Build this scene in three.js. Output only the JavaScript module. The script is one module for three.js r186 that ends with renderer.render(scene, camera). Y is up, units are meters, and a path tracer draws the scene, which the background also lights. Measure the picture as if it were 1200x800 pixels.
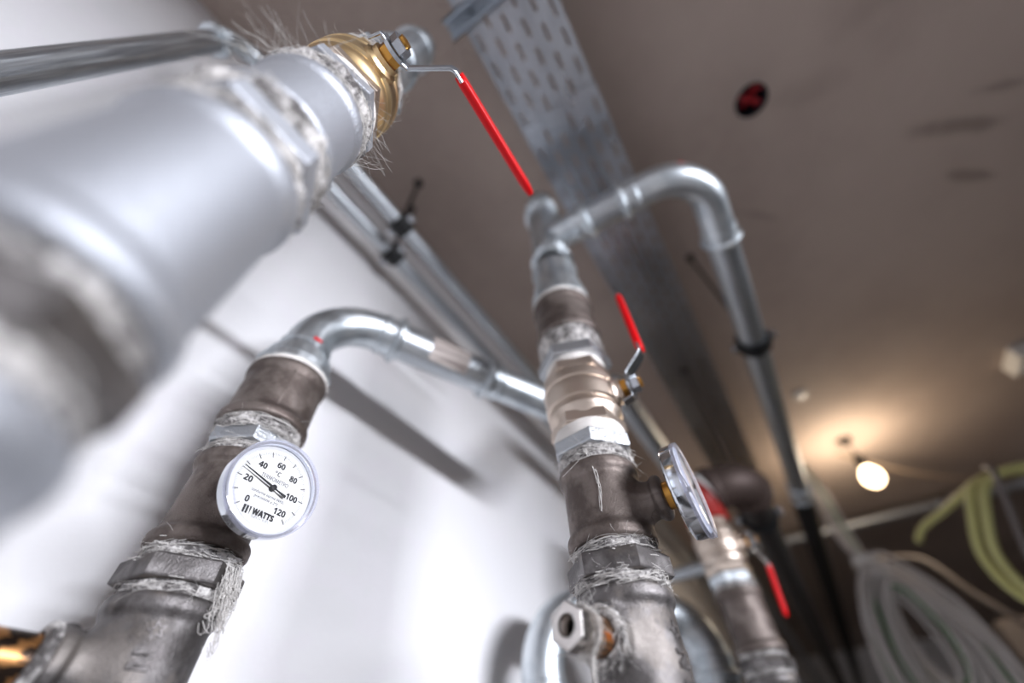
import * as THREE from 'three';
import { mergeGeometries } from 'three/addons/utils/BufferGeometryUtils.js';
import { RoundedBoxGeometry } from 'three/addons/geometries/RoundedBoxGeometry.js';
import { TextGeometry } from 'three/addons/geometries/TextGeometry.js';
import { RectAreaLightUniformsLib } from 'three/addons/lights/RectAreaLightUniformsLib.js';
import { FontLoader } from 'three/addons/loaders/FontLoader.js';

// ---------------------------------------------------------------- camera, light, exposure
// Every coordinate below is written relative to the lens (metres); EYE lifts it to the floor at y = 0.
const EYE = 1.35;
const scene = new THREE.Scene();
scene.background = new THREE.Color(0x000000);
const F = 467;                                             // focal length in pixels of a 1200 x 800 frame
const camera = new THREE.PerspectiveCamera(2 * Math.atan(400 / F) * 180 / Math.PI, 1.5, 0.01, 50);
{
  const dir = (x, y) => new THREE.Vector3(x - 600, 400 - y, -F).normalize();
  const up = dir(580, -2), fw = dir(1052, 935);            // vanishing points: verticals, and the lines along the wall
  fw.addScaledVector(up, -fw.dot(up)).normalize();
  const back = fw.clone().negate(), right = new THREE.Vector3().crossVectors(up, back);
  const m = new THREE.Matrix4().makeBasis(right, up, back).invert();
  camera.quaternion.setFromRotationMatrix(m);
  camera.position.set(0, EYE, 0);
}
camera.focus = 0.313;
camera.userData.fStop = 1.0;
{ // the aperture is 11.2 mm wide
  const focal = camera.getFocalLength(); camera.userData.fStop = focal / 11.2;
}
const renderer = new THREE.WebGLRenderer({ antialias: true });
renderer.toneMapping = THREE.LinearToneMapping;
renderer.toneMappingExposure = 1.0;
renderer.shadowMap.enabled = true;
RectAreaLightUniformsLib.init();

// long LED batten on low stands across the room, turned to the white wall
const LAMP = new THREE.Vector3(2.0, 0.40, 0.0), LAMP_AIM = new THREE.Vector3(-0.49, 0.15, -0.2), LAMP_W = 1.2, LAMP_H = 0.10;
const lampLight = new THREE.RectAreaLight(0xf2f5ff, 225, LAMP_W, LAMP_H);
lampLight.position.copy(LAMP).setY(LAMP.y + EYE);
lampLight.lookAt(LAMP_AIM.x, LAMP_AIM.y + EYE, LAMP_AIM.z);
scene.add(lampLight);
// bare warm bulb far down the room
const BULB = new THREE.Vector3(0.492, 0.861, -2.148);
const bulbLight = new THREE.PointLight(0xffead0, 0.48, 0, 2);
bulbLight.position.copy(BULB).setY(BULB.y + EYE); bulbLight.castShadow = true;
bulbLight.shadow.radius = 2;
scene.add(bulbLight);

// ---------------------------------------------------------------- helpers
const V = (x, y, z) => new THREE.Vector3(x, y, z);
const X = V(1, 0, 0), Y = V(0, 1, 0), Z = V(0, 0, 1), NZ = V(0, 0, -1);
let seed = 1234567;
const rnd = () => { seed |= 0; seed = seed + 0x6D2B79F5 | 0; let t = Math.imul(seed ^ seed >>> 15, 1 | seed); t = t + Math.imul(t ^ t >>> 7, 61 | t) ^ t; return ((t ^ t >>> 14) >>> 0) / 4294967296; };
const rr = (a, b) => a + (b - a) * rnd();
const lerp = (a, b, t) => a + (b - a) * t, clamp = (v, a = 0, b = 1) => Math.min(b, Math.max(a, v));
const smooth = (a, b, v) => { const t = clamp((v - a) / (b - a)); return t * t * (3 - 2 * t); };
const taken = new Map();
function numbered(n) { const k = taken.get(n) || 0; taken.set(n, k + 1); return k ? n + '_' + String(k).padStart(3, '0') : n; }
function thing(name, label, category, base, group) {
  const o = new THREE.Group(); o.name = numbered(name);
  o.position.set(base.x, base.y + EYE, base.z); o.userData = { label, category };
  if (group) o.userData.group = group;
  o.basePoint = base.clone(); scene.add(o); return o;
}
function part(parent, name, geo, mat, label) {
  let g = Array.isArray(geo) ? merge(geo) : geo;
  const b = parent.basePoint || V(0, -EYE, 0);
  g.translate(-b.x, -b.y, -b.z);
  const m = new THREE.Mesh(g, mat); m.name = name; m.castShadow = m.receiveShadow = true; m.basePoint = b;
  if (label) m.userData.label = label;
  parent.add(m); return m;
}
function struct(name, geo, mat, label, category) {
  const m = new THREE.Mesh(Array.isArray(geo) ? merge(geo) : geo, mat); m.name = name; m.position.y = EYE; m.basePoint = V(0, 0, 0);
  m.castShadow = m.receiveShadow = true; m.userData = { kind: 'structure', label, category }; scene.add(m); return m;
}
function merge(list) {
  const idx = list.map(g => { const h = g.index ? g.toNonIndexed() : g; for (const k of Object.keys(h.attributes)) if (!['position', 'normal', 'uv'].includes(k)) h.deleteAttribute(k); if (!h.attributes.uv) h.setAttribute('uv', new THREE.BufferAttribute(new Float32Array(h.attributes.position.count * 2), 2)); return h; });
  return mergeGeometries(idx);
}
function placed(g, at, dir) { // turns a +y geometry to dir and moves it to at
  g.applyQuaternion(new THREE.Quaternion().setFromUnitVectors(Y, dir.clone().normalize())); g.translate(at.x, at.y, at.z); return g;
}
function lathe(pts, seg = 64) { // [r, y] ; uv in metres
  const g = new THREE.LatheGeometry(pts.map(p => new THREE.Vector2(Math.max(p[0], 1e-5), p[1])), seg);
  const p = g.attributes.position, uv = g.attributes.uv;
  for (let i = 0; i < p.count; i++) { const u = uv.getX(i); uv.setXY(i, u * 0.22, p.getY(i) + Math.hypot(p.getX(i), p.getZ(i))); }
  return crease(g, 0.6);
}
function crease(g, ang) { // sharp edges stay sharp
  const h = g.index ? g.toNonIndexed() : g, p = h.attributes.position, n = p.count / 3;
  const fn = [], key = i => Math.round(p.getX(i) * 2e5) + ',' + Math.round(p.getY(i) * 2e5) + ',' + Math.round(p.getZ(i) * 2e5), at = new Map();
  const a = V(), b = V(), c = V();
  for (let f = 0; f < n; f++) { a.fromBufferAttribute(p, 3 * f); b.fromBufferAttribute(p, 3 * f + 1); c.fromBufferAttribute(p, 3 * f + 2); fn.push(b.clone().sub(a).cross(c.clone().sub(a))); for (let k = 0; k < 3; k++) { const s = key(3 * f + k); if (!at.has(s)) at.set(s, []); at.get(s).push(f); } }
  const out = new Float32Array(p.count * 3), un = fn.map(v => v.clone().normalize()), cos = Math.cos(ang);
  for (let i = 0; i < p.count; i++) { const f = i / 3 | 0, s = V(); for (const q of at.get(key(i))) if (un[q].dot(un[f]) > cos) s.add(fn[q]); s.normalize(); out[3 * i] = s.x; out[3 * i + 1] = s.y; out[3 * i + 2] = s.z; }
  h.setAttribute('normal', new THREE.BufferAttribute(out, 3)); return h;
}
function hexPrism(r, y0, y1, rot = 0, ch = 0.0016) { // r to the corners
  const s = new THREE.Shape(); for (let k = 0; k < 6; k++) { const a = rot + k * Math.PI / 3; s[k ? 'lineTo' : 'moveTo'](Math.cos(a) * (r - ch), Math.sin(a) * (r - ch)); } s.closePath();
  const g = new THREE.ExtrudeGeometry(s, { depth: y1 - y0 - 2 * ch, bevelEnabled: true, bevelThickness: ch, bevelSize: ch * 0.9, bevelSegments: 2 });
  g.translate(0, 0, ch); g.rotateX(-Math.PI / 2); g.translate(0, y0, 0); return g;
}
// a path of straight runs and rounded bends
function bentPath(pts, R, step = 0.006) {
  const out = [pts[0].clone()];
  for (let i = 1; i < pts.length - 1; i++) {
    const a = pts[i - 1].clone().sub(pts[i]).normalize(), b = pts[i + 1].clone().sub(pts[i]).normalize();
    const ang = Math.acos(clamp(a.dot(b), -1, 1)), rad = Array.isArray(R) ? R[i - 1] : R, t = rad / Math.tan(ang / 2);
    const A = pts[i].clone().addScaledVector(a, t), c = a.clone().add(b).normalize(), C = pts[i].clone().addScaledVector(c, rad / Math.sin(ang / 2));
    const u = A.clone().sub(C).normalize(), w = a.clone().negate(), sweepAng = Math.PI - ang, n = Math.max(6, Math.ceil(sweepAng * rad / step));
    for (let k = 0; k <= n; k++) { const q = sweepAng * k / n; out.push(C.clone().addScaledVector(u, rad * Math.cos(q)).addScaledVector(w, rad * Math.sin(q))); }
  }
  out.push(pts[pts.length - 1].clone());
  return path(out);
}
function path(points) {
  const s = [0]; for (let i = 1; i < points.length; i++) s.push(s[i - 1] + points[i].distanceTo(points[i - 1]));
  const tan = points.map((p, i) => points[Math.min(i + 1, points.length - 1)].clone().sub(points[Math.max(i - 1, 0)]).normalize());
  const nor = []; let n = Math.abs(tan[0].y) < 0.9 ? V().crossVectors(tan[0], Y) : V().crossVectors(tan[0], X); n.normalize(); nor.push(n.clone());
  for (let i = 1; i < points.length; i++) { const q = new THREE.Quaternion().setFromUnitVectors(tan[i - 1], tan[i]); n = n.clone().applyQuaternion(q); n.addScaledVector(tan[i], -n.dot(tan[i])).normalize(); nor.push(n.clone()); }
  return { points, s, tan, nor, length: s[s.length - 1], at(d) {
    let i = 0; while (i < s.length - 2 && s[i + 1] < d) i++;
    const t = (d - s[i]) / Math.max(1e-9, s[i + 1] - s[i]);
    const T = tan[i].clone().lerp(tan[i + 1], clamp(t)).normalize(), N = nor[i].clone().lerp(nor[i + 1], clamp(t)); N.addScaledVector(T, -N.dot(T)).normalize();
    return { p: points[i].clone().lerp(points[i + 1], t), T, N, B: V().crossVectors(T, N) };
  } };
}
// a round body swept along a path: prof = [[s, r], ...]
function sweep(P, prof, seg = 40, caps = true) {
  const st = []; 
  for (let i = 0; i < prof.length; i++) { st.push(prof[i]); if (i < prof.length - 1) for (const s of P.s) if (s > prof[i][0] + 2e-4 && s < prof[i + 1][0] - 2e-4) st.push([s, lerp(prof[i][1], prof[i + 1][1], (s - prof[i][0]) / (prof[i + 1][0] - prof[i][0]))]); }
  if (caps) { st.unshift([st[0][0], 1e-5]); st.push([st[st.length - 1][0], 1e-5]); }
  const pos = [], uv = [], ind = []; let vv = 0, prev = null;
  st.forEach(([s, r], j) => { const f = P.at(s); if (prev) vv += Math.hypot(s - prev[0], r - prev[1]); prev = [s, r];
    for (let k = 0; k <= seg; k++) { const a = k / seg * Math.PI * 2, p = f.p.clone().addScaledVector(f.N, Math.cos(a) * r).addScaledVector(f.B, Math.sin(a) * r); pos.push(p.x, p.y, p.z); uv.push(k / seg * 0.17, vv); }
    if (j) for (let k = 0; k < seg; k++) { const a = (j - 1) * (seg + 1) + k, b = a + seg + 1; ind.push(a, a + 1, b, a + 1, b + 1, b); } });
  const g = new THREE.BufferGeometry(); g.setAttribute('position', new THREE.Float32BufferAttribute(pos, 3)); g.setAttribute('uv', new THREE.Float32BufferAttribute(uv, 2)); g.setIndex(ind);
  return crease(g, 0.65);
}
function arcBump(s0, s1, r0, h, n = 6) { const o = []; for (let i = 0; i <= n; i++) { const t = i / n; o.push([lerp(s0, s1, t), r0 + h * Math.sqrt(Math.max(0, 1 - (2 * t - 1) ** 2))]); } return o; }
function tube(points, r, seg = 8, n = 24, closed = false) { return new THREE.TubeGeometry(new THREE.CatmullRomCurve3(points, closed), n, r, seg, closed); }
function ribbon(points, side, w, t) { // flat bar with rounded corners swept along points
  const pts = points.map((p, i) => { const d = points[Math.min(i + 1, points.length - 1)].clone().sub(points[Math.max(i - 1, 0)]).normalize(); return { p, n: V().crossVectors(d, side).normalize() }; });
  const c = Math.min(w, t) * 0.28, prof = [[-w / 2 + c, -t / 2], [w / 2 - c, -t / 2], [w / 2, -t / 2 + c], [w / 2, t / 2 - c], [w / 2 - c, t / 2], [-w / 2 + c, t / 2], [-w / 2, t / 2 - c], [-w / 2, -t / 2 + c]];
  const pos = [], ind = [], m = prof.length;
  pts.forEach(({ p, n }) => prof.forEach(([a, b]) => { const q = p.clone().addScaledVector(side, a).addScaledVector(n, b); pos.push(q.x, q.y, q.z); }));
  for (let j = 1; j < pts.length; j++) for (let k = 0; k < m; k++) { const a = (j - 1) * m + k, b = (j - 1) * m + (k + 1) % m; ind.push(a, b, a + m, b, b + m, a + m); }
  for (let k = 1; k < m - 1; k++) { ind.push(0, k + 1, k); const o = (pts.length - 1) * m; ind.push(o, o + k, o + k + 1); }
  const g = new THREE.BufferGeometry(); g.setAttribute('position', new THREE.Float32BufferAttribute(pos, 3)); g.setAttribute('uv', new THREE.Float32BufferAttribute(new Float32Array(pos.length / 3 * 2), 2)); g.setIndex(ind); return crease(g, 0.5);
}
// naive surface nets of a distance field (cast fittings with rounded inner corners)
function nets(fn, lo, hi, cell) {
  const n = [0, 1, 2].map(k => Math.ceil((hi.getComponent(k) - lo.getComponent(k)) / cell) + 1), [nx, ny, nz] = n, f = new Float32Array(nx * ny * nz);
  for (let k = 0; k < nz; k++) for (let j = 0; j < ny; j++) for (let i = 0; i < nx; i++) f[i + nx * (j + ny * k)] = fn(lo.x + i * cell, lo.y + j * cell, lo.z + k * cell);
  const id = new Int32Array(nx * ny * nz).fill(-1), pos = [], ind = [];
  for (let k = 0; k < nz - 1; k++) for (let j = 0; j < ny - 1; j++) for (let i = 0; i < nx - 1; i++) {
    let mask = 0, e = 0, sx = 0, sy = 0, sz = 0; const v = [];
    for (let c = 0; c < 8; c++) { const q = f[i + (c & 1) + nx * (j + (c >> 1 & 1) + ny * (k + (c >> 2)))]; v.push(q); if (q < 0) mask |= 1 << c; }
    if (mask === 0 || mask === 255) continue;
    for (let a = 0; a < 8; a++) for (const b of [1, 2, 4]) if (!(a & b)) { const c = a | b; if ((v[a] < 0) !== (v[c] < 0)) { const t = v[a] / (v[a] - v[c]); sx += (a & 1) + (b === 1 ? t : 0); sy += (a >> 1 & 1) + (b === 2 ? t : 0); sz += (a >> 2) + (b === 4 ? t : 0); e++; } }
    id[i + nx * (j + ny * k)] = pos.length / 3; pos.push(lo.x + (i + sx / e) * cell, lo.y + (j + sy / e) * cell, lo.z + (k + sz / e) * cell);
  }
  const st = [1, nx, nx * ny];
  for (let k = 1; k < nz - 1; k++) for (let j = 1; j < ny - 1; j++) for (let i = 1; i < nx - 1; i++) { const o = i + nx * (j + ny * k);
    for (let d = 0; d < 3; d++) { const a = f[o] < 0, b = f[o + st[d]] < 0; if (a === b) continue; const u = st[(d + 1) % 3], w = st[(d + 2) % 3], q = [id[o], id[o - u], id[o - u - w], id[o - w]]; if (q.includes(-1)) continue; if (a) ind.push(q[0], q[1], q[2], q[0], q[2], q[3]); else ind.push(q[0], q[2], q[1], q[0], q[3], q[2]); } }
  const nor = [], uv = [], h = cell * 0.5;
  for (let i = 0; i < pos.length; i += 3) { const [x, y, z] = [pos[i], pos[i + 1], pos[i + 2]]; const g = V(fn(x + h, y, z) - fn(x - h, y, z), fn(x, y + h, z) - fn(x, y - h, z), fn(x, y, z + h) - fn(x, y, z - h)).normalize(); nor.push(g.x, g.y, g.z);
    const a = [Math.abs(g.x), Math.abs(g.y), Math.abs(g.z)]; uv.push(Math.atan2(z, x) * 0.034, y + (a[1] > 0.8 ? Math.hypot(x, z) : 0)); }
  const g = new THREE.BufferGeometry(); g.setAttribute('position', new THREE.Float32BufferAttribute(pos, 3)); g.setAttribute('normal', new THREE.Float32BufferAttribute(nor, 3)); g.setAttribute('uv', new THREE.Float32BufferAttribute(uv, 2)); g.setIndex(ind); return g;
}
const smin = (a, b, k) => { const h = clamp(0.5 + 0.5 * (b - a) / k); return lerp(b, a, h) - k * h * (1 - h); };
const cylY = (x, y, z, r, y0, y1, rd) => { const dr = Math.hypot(x, z) - r + rd, dy = Math.abs(y - (y0 + y1) / 2) - (y1 - y0) / 2 + rd; return Math.min(Math.max(dr, dy), 0) + Math.hypot(Math.max(dr, 0), Math.max(dy, 0)) - rd; };

// ---------------------------------------------------------------- textures and materials
function noiseGrid(n, oct, sd, persist = 0.5, start = 4, ax = 1, ay = 1) { // tiling value noise, 0..1
  const out = new Float32Array(n * n); let amp = 1, tot = 0, fr = start;
  const s0 = seed; seed = sd;
  for (let o = 0; o < oct; o++) {
    const fx = Math.max(1, Math.round(fr * ax)), fy = Math.max(1, Math.round(fr * ay)), g = new Float32Array(fx * fy).map(() => rnd());
    for (let y = 0; y < n; y++) { const v = y / n * fy, y0 = v | 0, ty = v - y0, sy = ty * ty * (3 - 2 * ty), r0 = y0 % fy * fx, r1 = (y0 + 1) % fy * fx; for (let x = 0; x < n; x++) { const u = x / n * fx, x0 = u | 0, tx = u - x0, sx = tx * tx * (3 - 2 * tx), x1 = (x0 + 1) % fx; out[y * n + x] += amp * lerp(lerp(g[r0 + x0], g[r0 + x1], sx), lerp(g[r1 + x0], g[r1 + x1], sx), sy); } }
    tot += amp; amp *= persist; fr *= 2;
  }
  seed = s0; for (let i = 0; i < out.length; i++) out[i] /= tot; return out;
}
function texture(n, fn, srgb, rep) {
  const d = new Uint8Array(n * n * 4); for (let i = 0; i < n * n; i++) { const c = fn(i % n, i / n | 0, i); for (let k = 0; k < 3; k++) d[4 * i + k] = clamp(c[k]) * 255; d[4 * i + 3] = 255; }
  const t = new THREE.DataTexture(d, n, n); t.wrapS = t.wrapT = THREE.RepeatWrapping; t.magFilter = THREE.LinearFilter; t.minFilter = THREE.LinearMipmapLinearFilter; t.generateMipmaps = true; if (srgb) t.colorSpace = THREE.SRGBColorSpace; if (rep) t.repeat.set(rep, rep); t.needsUpdate = true; return t;
}
const grey = v => [v, v, v], mixc = (a, b, t) => a.map((v, k) => lerp(v, b[k], t));
const nA = noiseGrid(512, 5, 11, 0.6, 6), nB = noiseGrid(512, 4, 22, 0.8, 48), nC = noiseGrid(512, 5, 33, 0.55, 4), nS = noiseGrid(512, 4, 44, 0.6, 4, 8, 0.5), nG = noiseGrid(512, 2, 55, 0.7, 110);
const castMap = texture(512, (x, y, i) => mixc(mixc([0.37, 0.355, 0.35], [0.52, 0.505, 0.50], smooth(0.3, 0.7, nA[i])), [0.60, 0.56, 0.52], smooth(0.55, 0.75, nC[i]) * 0.4), true, 11);
const castRough = texture(512, (x, y, i) => grey(0.38 + 0.26 * nC[i] + 0.10 * nB[i]), false, 11);
const castBump = texture(512, (x, y, i) => grey(0.85 * nG[i] + 0.15 * nA[i]), false, 11);
const brownMap = texture(512, (x, y, i) => mixc([0.40, 0.36, 0.34], [0.53, 0.49, 0.465], smooth(0.3, 0.7, nA[i])), true, 11);
const zincMap = texture(512, (x, y, i) => mixc([0.76, 0.79, 0.81], [0.90, 0.92, 0.93], smooth(0.3, 0.72, nA[i] * 0.6 + nS[i] * 0.4)), true, 7);
const zincRough = texture(512, (x, y, i) => grey(0.24 + 0.26 * nS[i] + 0.10 * nC[i]), false, 7);
const tubeMap = texture(512, (x, y, i) => mixc([0.70, 0.72, 0.74], [0.84, 0.86, 0.87], smooth(0.25, 0.75, nS[i])), true, 6);
const M = {};
const std = (o) => new THREE.MeshStandardMaterial(o);
M.cast = std({ map: castMap, metalness: 0.9, roughness: 1, roughnessMap: castRough, bumpMap: castBump, bumpScale: 0.00028 });
M.castBrown = std({ map: brownMap, metalness: 0.8, roughness: 1, roughnessMap: castRough, bumpMap: castBump, bumpScale: 0.00025 });
M.zinc = std({ map: zincMap, metalness: 1, roughness: 1, roughnessMap: zincRough });
M.tube = std({ map: tubeMap, metalness: 1, roughness: 1, roughnessMap: zincRough });
M.zincCast = std({ color: 0xb9bcc2, metalness: 0.8, roughness: 0.55, bumpMap: castBump, bumpScale: 0.0004 });
M.hexZinc = std({ color: 0xc4c8cc, metalness: 1, roughness: 0.38, bumpMap: castBump, bumpScale: 0.0006 });
M.steelDark = std({ color: 0x3f3c3b, metalness: 0.7, roughness: 0.5 });
M.steel = std({ color: 0xc9ccd0, metalness: 1, roughness: 0.22 });
M.chrome = std({ color: 0xdfe3e8, metalness: 1, roughness: 0.1 });
M.lever = std({ color: 0xc3c7cb, metalness: 1, roughness: 0.26 });
M.nickel = std({ color: 0xd2c3b5, metalness: 1, roughness: 0.40, bumpMap: castBump, bumpScale: 0.00006 });
M.plug = std({ color: 0xd3cdc8, metalness: 1, roughness: 0.24 });
M.brassPale = std({ color: 0xe4c798, metalness: 1, roughness: 0.40 });
M.brass = std({ color: 0xd09a4e, metalness: 1, roughness: 0.3 });
const rustMap = texture(256, (x, y, i) => { const j = (y * 2) * 512 + x * 2; return mixc(mixc([0.30, 0.22, 0.17], [0.62, 0.45, 0.30], smooth(0.35, 0.7, nS[j])), [0.75, 0.42, 0.20], smooth(0.62, 0.8, nA[j])); }, true, 12);
M.rust = std({ map: rustMap, metalness: 0.75, roughness: 0.45 });
const bandMap = texture(256, (x, y, i) => { const j = (y * 2) * 512 + x * 2, w = Math.sin((y / 256 * 3 + nA[j] * 1.2 + x / 256) * 6.283); return mixc([0.22, 0.18, 0.15], [0.74, 0.53, 0.33], smooth(-0.3, 0.35, w)); }, true, 16);
M.banded = std({ map: bandMap, metalness: 0.9, roughness: 0.35 });
M.red = new THREE.MeshPhysicalMaterial({ color: new THREE.Color().setRGB(0.74, 0.004, 0.008), roughness: 0.38, specularIntensity: 0.6 });
M.redPaint = std({ color: 0x8e1a14, roughness: 0.5 });
M.redDark = std({ color: 0xa00a18, roughness: 0.6 });
M.rubber = std({ color: 0x0c0d0f, roughness: 0.55 });
M.navy = std({ color: 0x050a1c, roughness: 0.7 });
M.hemp = std({ color: 0xd9d5d0, roughness: 0.95 });
M.hempDark = std({ color: 0x8d8680, roughness: 0.95 });
const pasteMap = texture(256, (x, y, i) => { const j = (y * 2) * 512 + x * 2; return mixc([0.33, 0.315, 0.31], [0.86, 0.845, 0.83], smooth(0.38, 0.62, nA[j] * 0.6 + nB[j] * 0.4)); }, true, 9);
M.paste = std({ map: pasteMap, roughness: 0.8, bumpMap: castBump, bumpScale: 0.001 });
M.teflon = std({ color: 0xe9e4de, roughness: 0.6 });
M.white = std({ color: 0xdedcd8, roughness: 0.6 });
M.cableWhite = std({ color: 0xd2cdc9, roughness: 0.55 });
M.cableGrey = std({ color: 0x7d7672, roughness: 0.6 });
M.cableGreen = std({ color: 0x2b7d2e, roughness: 0.5 });
M.cableYellow = std({ color: 0xd2d08c, roughness: 0.55 });
M.insul = std({ color: 0x1b1b1d, roughness: 0.8 });
M.strut = std({ color: 0xa9b4c0, metalness: 0.5, roughness: 0.45 });
M.boiler = std({ color: 0x4b4d50, roughness: 0.45 });
M.darkBrown = std({ color: 0x4a3d38, metalness: 0.5, roughness: 0.55, bumpMap: castBump, bumpScale: 0.0004 });
M.black = std({ color: 0x0a0a0a, roughness: 0.6 });
M.hole = std({ color: 0x050505, roughness: 0.9 });
M.ink = std({ color: 0x16161a, roughness: 0.6 });

// ---------------------------------------------------------------- the room
const WX = -0.492, CEIL = 1.05, FLOOR = -EYE, RX = 2.7, BZ = -7.0, FZ = 2.3;
function slab(x0, x1, y0, y1, z0, z1, uvf) { // box with uv in metres
  const g = new THREE.BoxGeometry(x1 - x0, y1 - y0, z1 - z0); g.translate((x0 + x1) / 2, (y0 + y1) / 2, (z0 + z1) / 2);
  const p = g.attributes.position, n = g.attributes.normal, uv = g.attributes.uv;
  for (let i = 0; i < p.count; i++) { const a = Math.abs(n.getX(i)) > 0.5 ? [p.getZ(i), p.getY(i)] : Math.abs(n.getY(i)) > 0.5 ? [p.getX(i), p.getZ(i)] : [p.getX(i), p.getY(i)]; uv.setXY(i, ...(uvf ? uvf(...a) : a)); }
  return g;
}
const wallBump = texture(512, (x, y, i) => grey(0.5 * nA[i] + 0.5 * nB[i]), false, 1.4);
const wallMap = texture(512, (x, y, i) => mixc([0.915, 0.91, 0.915], [0.945, 0.94, 0.945], nC[i]), true, 0.6);
M.wall = std({ map: wallMap, roughness: 0.85, bumpMap: wallBump, bumpScale: 0.0015 });
// one concrete picture for the whole ceiling: u = (x - WX) / 3.5, v = (z - BZ) / 6.3
const CW = 3.3, CD = 9.4, nBig = noiseGrid(1024, 6, 77, 0.55, 5, 1, 2.8), nFine = noiseGrid(1024, 2, 88, 0.7, 128, 1, 2.8), nSm = noiseGrid(1024, 4, 99, 0.6, 20, 1, 2.8);
const smudges = [[1.03, -1.00, 0.16, 0.035, -0.5, 0.55], [1.10, -0.93, 0.10, 0.02, -0.4, 0.45], [1.08, -1.21, 0.11, 0.025, -0.6, 0.5], [0.44, -0.95, 0.14, 0.025, -0.75, 0.4], [0.62, -0.64, 0.12, 0.05, -0.2, 0.14], [0.35, -0.12, 0.3, 0.05, -0.5, 0.12], [0.9, -0.5, 0.2, 0.05, 0.2, 0.12]].map(([x, z, a, b, t, w]) => [x * 0.82, z * 0.82, a * 0.82, b * 0.82, t, w]);
const ceilMap = texture(1024, (px, py, i) => {
  const x = WX + px / 1024 * CW, z = BZ + py / 1024 * CD; let d = 0;
  for (const [sx, sz, a, b, t, w] of smudges) { const c = Math.cos(t), s = Math.sin(t), u = (x - sx) * c + (z - sz) * s, v = -(x - sx) * s + (z - sz) * c; d = Math.max(d, w * smooth(1.1, 0.45, Math.hypot(u / a, v / b) + (nSm[i] - 0.5) * 1.6)); }
  const base = mixc(mixc([0.68, 0.615, 0.575], [0.755, 0.69, 0.645], smooth(0.35, 0.65, nBig[i])), [0.79, 0.73, 0.68], 0.25 * nFine[i]);
  return mixc(base, [0.42, 0.365, 0.33], d * 0.8);
}, true);
const ceilBump = texture(1024, (x, y, i) => grey(0.5 * nSm[i] + 0.5 * nFine[i]), false);
M.ceil = std({ map: ceilMap, roughness: 0.8, bumpMap: ceilBump, bumpScale: 0.002 });
const T = 0.12;
// ceiling with one bored hole
const HOLE = V(0.402, CEIL, -0.469);
{
  const s = new THREE.Shape([[WX, BZ], [RX, BZ], [RX, FZ], [WX, FZ]].map(a => new THREE.Vector2(a[0], a[1])));
  for (const [h, r] of [[HOLE, 0.036]]) { const q = new THREE.Path(); q.absarc(h.x, h.z, r, 0, 6.2832, true); s.holes.push(q); }
  const g = new THREE.ExtrudeGeometry(s, { depth: T, bevelEnabled: false, curveSegments: 32 }); // shape plane is (x, z)
  g.rotateX(Math.PI / 2); // (x, y, d) -> (x, -d, y)
  g.translate(0, CEIL + T, 0);
  const p = g.attributes.position, uv = g.attributes.uv; for (let i = 0; i < p.count; i++) uv.setXY(i, (p.getX(i) - WX) / CW, (p.getZ(i) - BZ) / CD);
  struct('ceiling', g, M.ceil, 'grey brown bare concrete ceiling with dark smudges', 'ceiling');
}
struct('wall_left', slab(WX - T, WX, FLOOR, CEIL + T, BZ - T, FZ + T), M.wall, 'white plastered wall behind the risers', 'wall');
struct('wall_right', slab(RX, RX + T, FLOOR, CEIL + T, BZ - T, FZ + T), M.wall, 'white wall on the far side of the room', 'wall');
struct('wall_back', slab(WX, RX, FLOOR, CEIL + T, BZ - T, BZ), M.wall, 'white wall at the unlit far end of the room', 'wall');
struct('wall_front', slab(WX, RX, FLOOR, CEIL + T, FZ, FZ + T), M.wall, 'white wall behind the photographer', 'wall');
const floorMap = texture(512, (x, y, i) => mixc([0.60, 0.585, 0.575], [0.70, 0.685, 0.675], nA[i]), true, 0.7);
struct('floor', slab(WX - T, RX + T, FLOOR - T, FLOOR, BZ - T, FZ + T), std({ map: floorMap, roughness: 0.85 }), 'bare grey concrete floor', 'floor');

// ---------------------------------------------------------------- LED work lamp (behind the lens)
{
  const b = V(LAMP.x, FLOOR, LAMP.z), t = thing('work_lamp', 'long LED batten lamp on two stands facing the white wall', 'lamp', b);
  const q = new THREE.Quaternion().setFromRotationMatrix(new THREE.Matrix4().lookAt(LAMP_AIM, LAMP, Y)); // +z towards the aim
  const orient = (g, off) => { g.translate(0, 0, off); g.applyQuaternion(q); g.translate(LAMP.x, LAMP.y, LAMP.z); return g; };
  part(t, 'housing', orient(new RoundedBoxGeometry(LAMP_W + 0.04, LAMP_H + 0.02, 0.05, 2, 0.006), -0.040), M.white);
  const em = std({ color: 0xffffff, emissive: 0xf2f5ff, emissiveIntensity: 10, roughness: 0.4 });
  part(t, 'light_panel', orient(new RoundedBoxGeometry(LAMP_W, LAMP_H, 0.003, 1, 0.001), -0.0125), em, 'glowing white diffuser');
  part(t, 'barn_door', orient(new RoundedBoxGeometry(LAMP_W + 0.04, 0.004, 0.29, 1, 0.001).translate(0, LAMP_H / 2 + 0.008, 0.125), 0), M.black, 'black flap above the diffuser');
  for (const sgn of [-1, 1]) part(t, 'flap_bracket', orient(slab(sgn * (LAMP_W / 2 + 0.012) - 0.002, sgn * (LAMP_W / 2 + 0.012) + 0.002, 0.02, LAMP_H / 2 + 0.006, -0.03, 0.05), 0), M.black);
  for (const sgn of [-1, 1]) {
    const c = V(sgn * 0.45, 0, -0.05).applyQuaternion(q).add(LAMP);
    part(t, 'pole', placed(lathe([[0.012, FLOOR + 0.02], [0.012, LAMP.y + 0.04]], 16), V(c.x, 0, c.z), Y), M.steelDark);
    part(t, 'foot', placed(lathe([[0.001, 0.03], [0.02, 0.03], [0.14, 0.012], [0.15, 0.0]], 32), V(c.x, FLOOR, c.z), Y), M.steelDark);
  }
}

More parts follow.
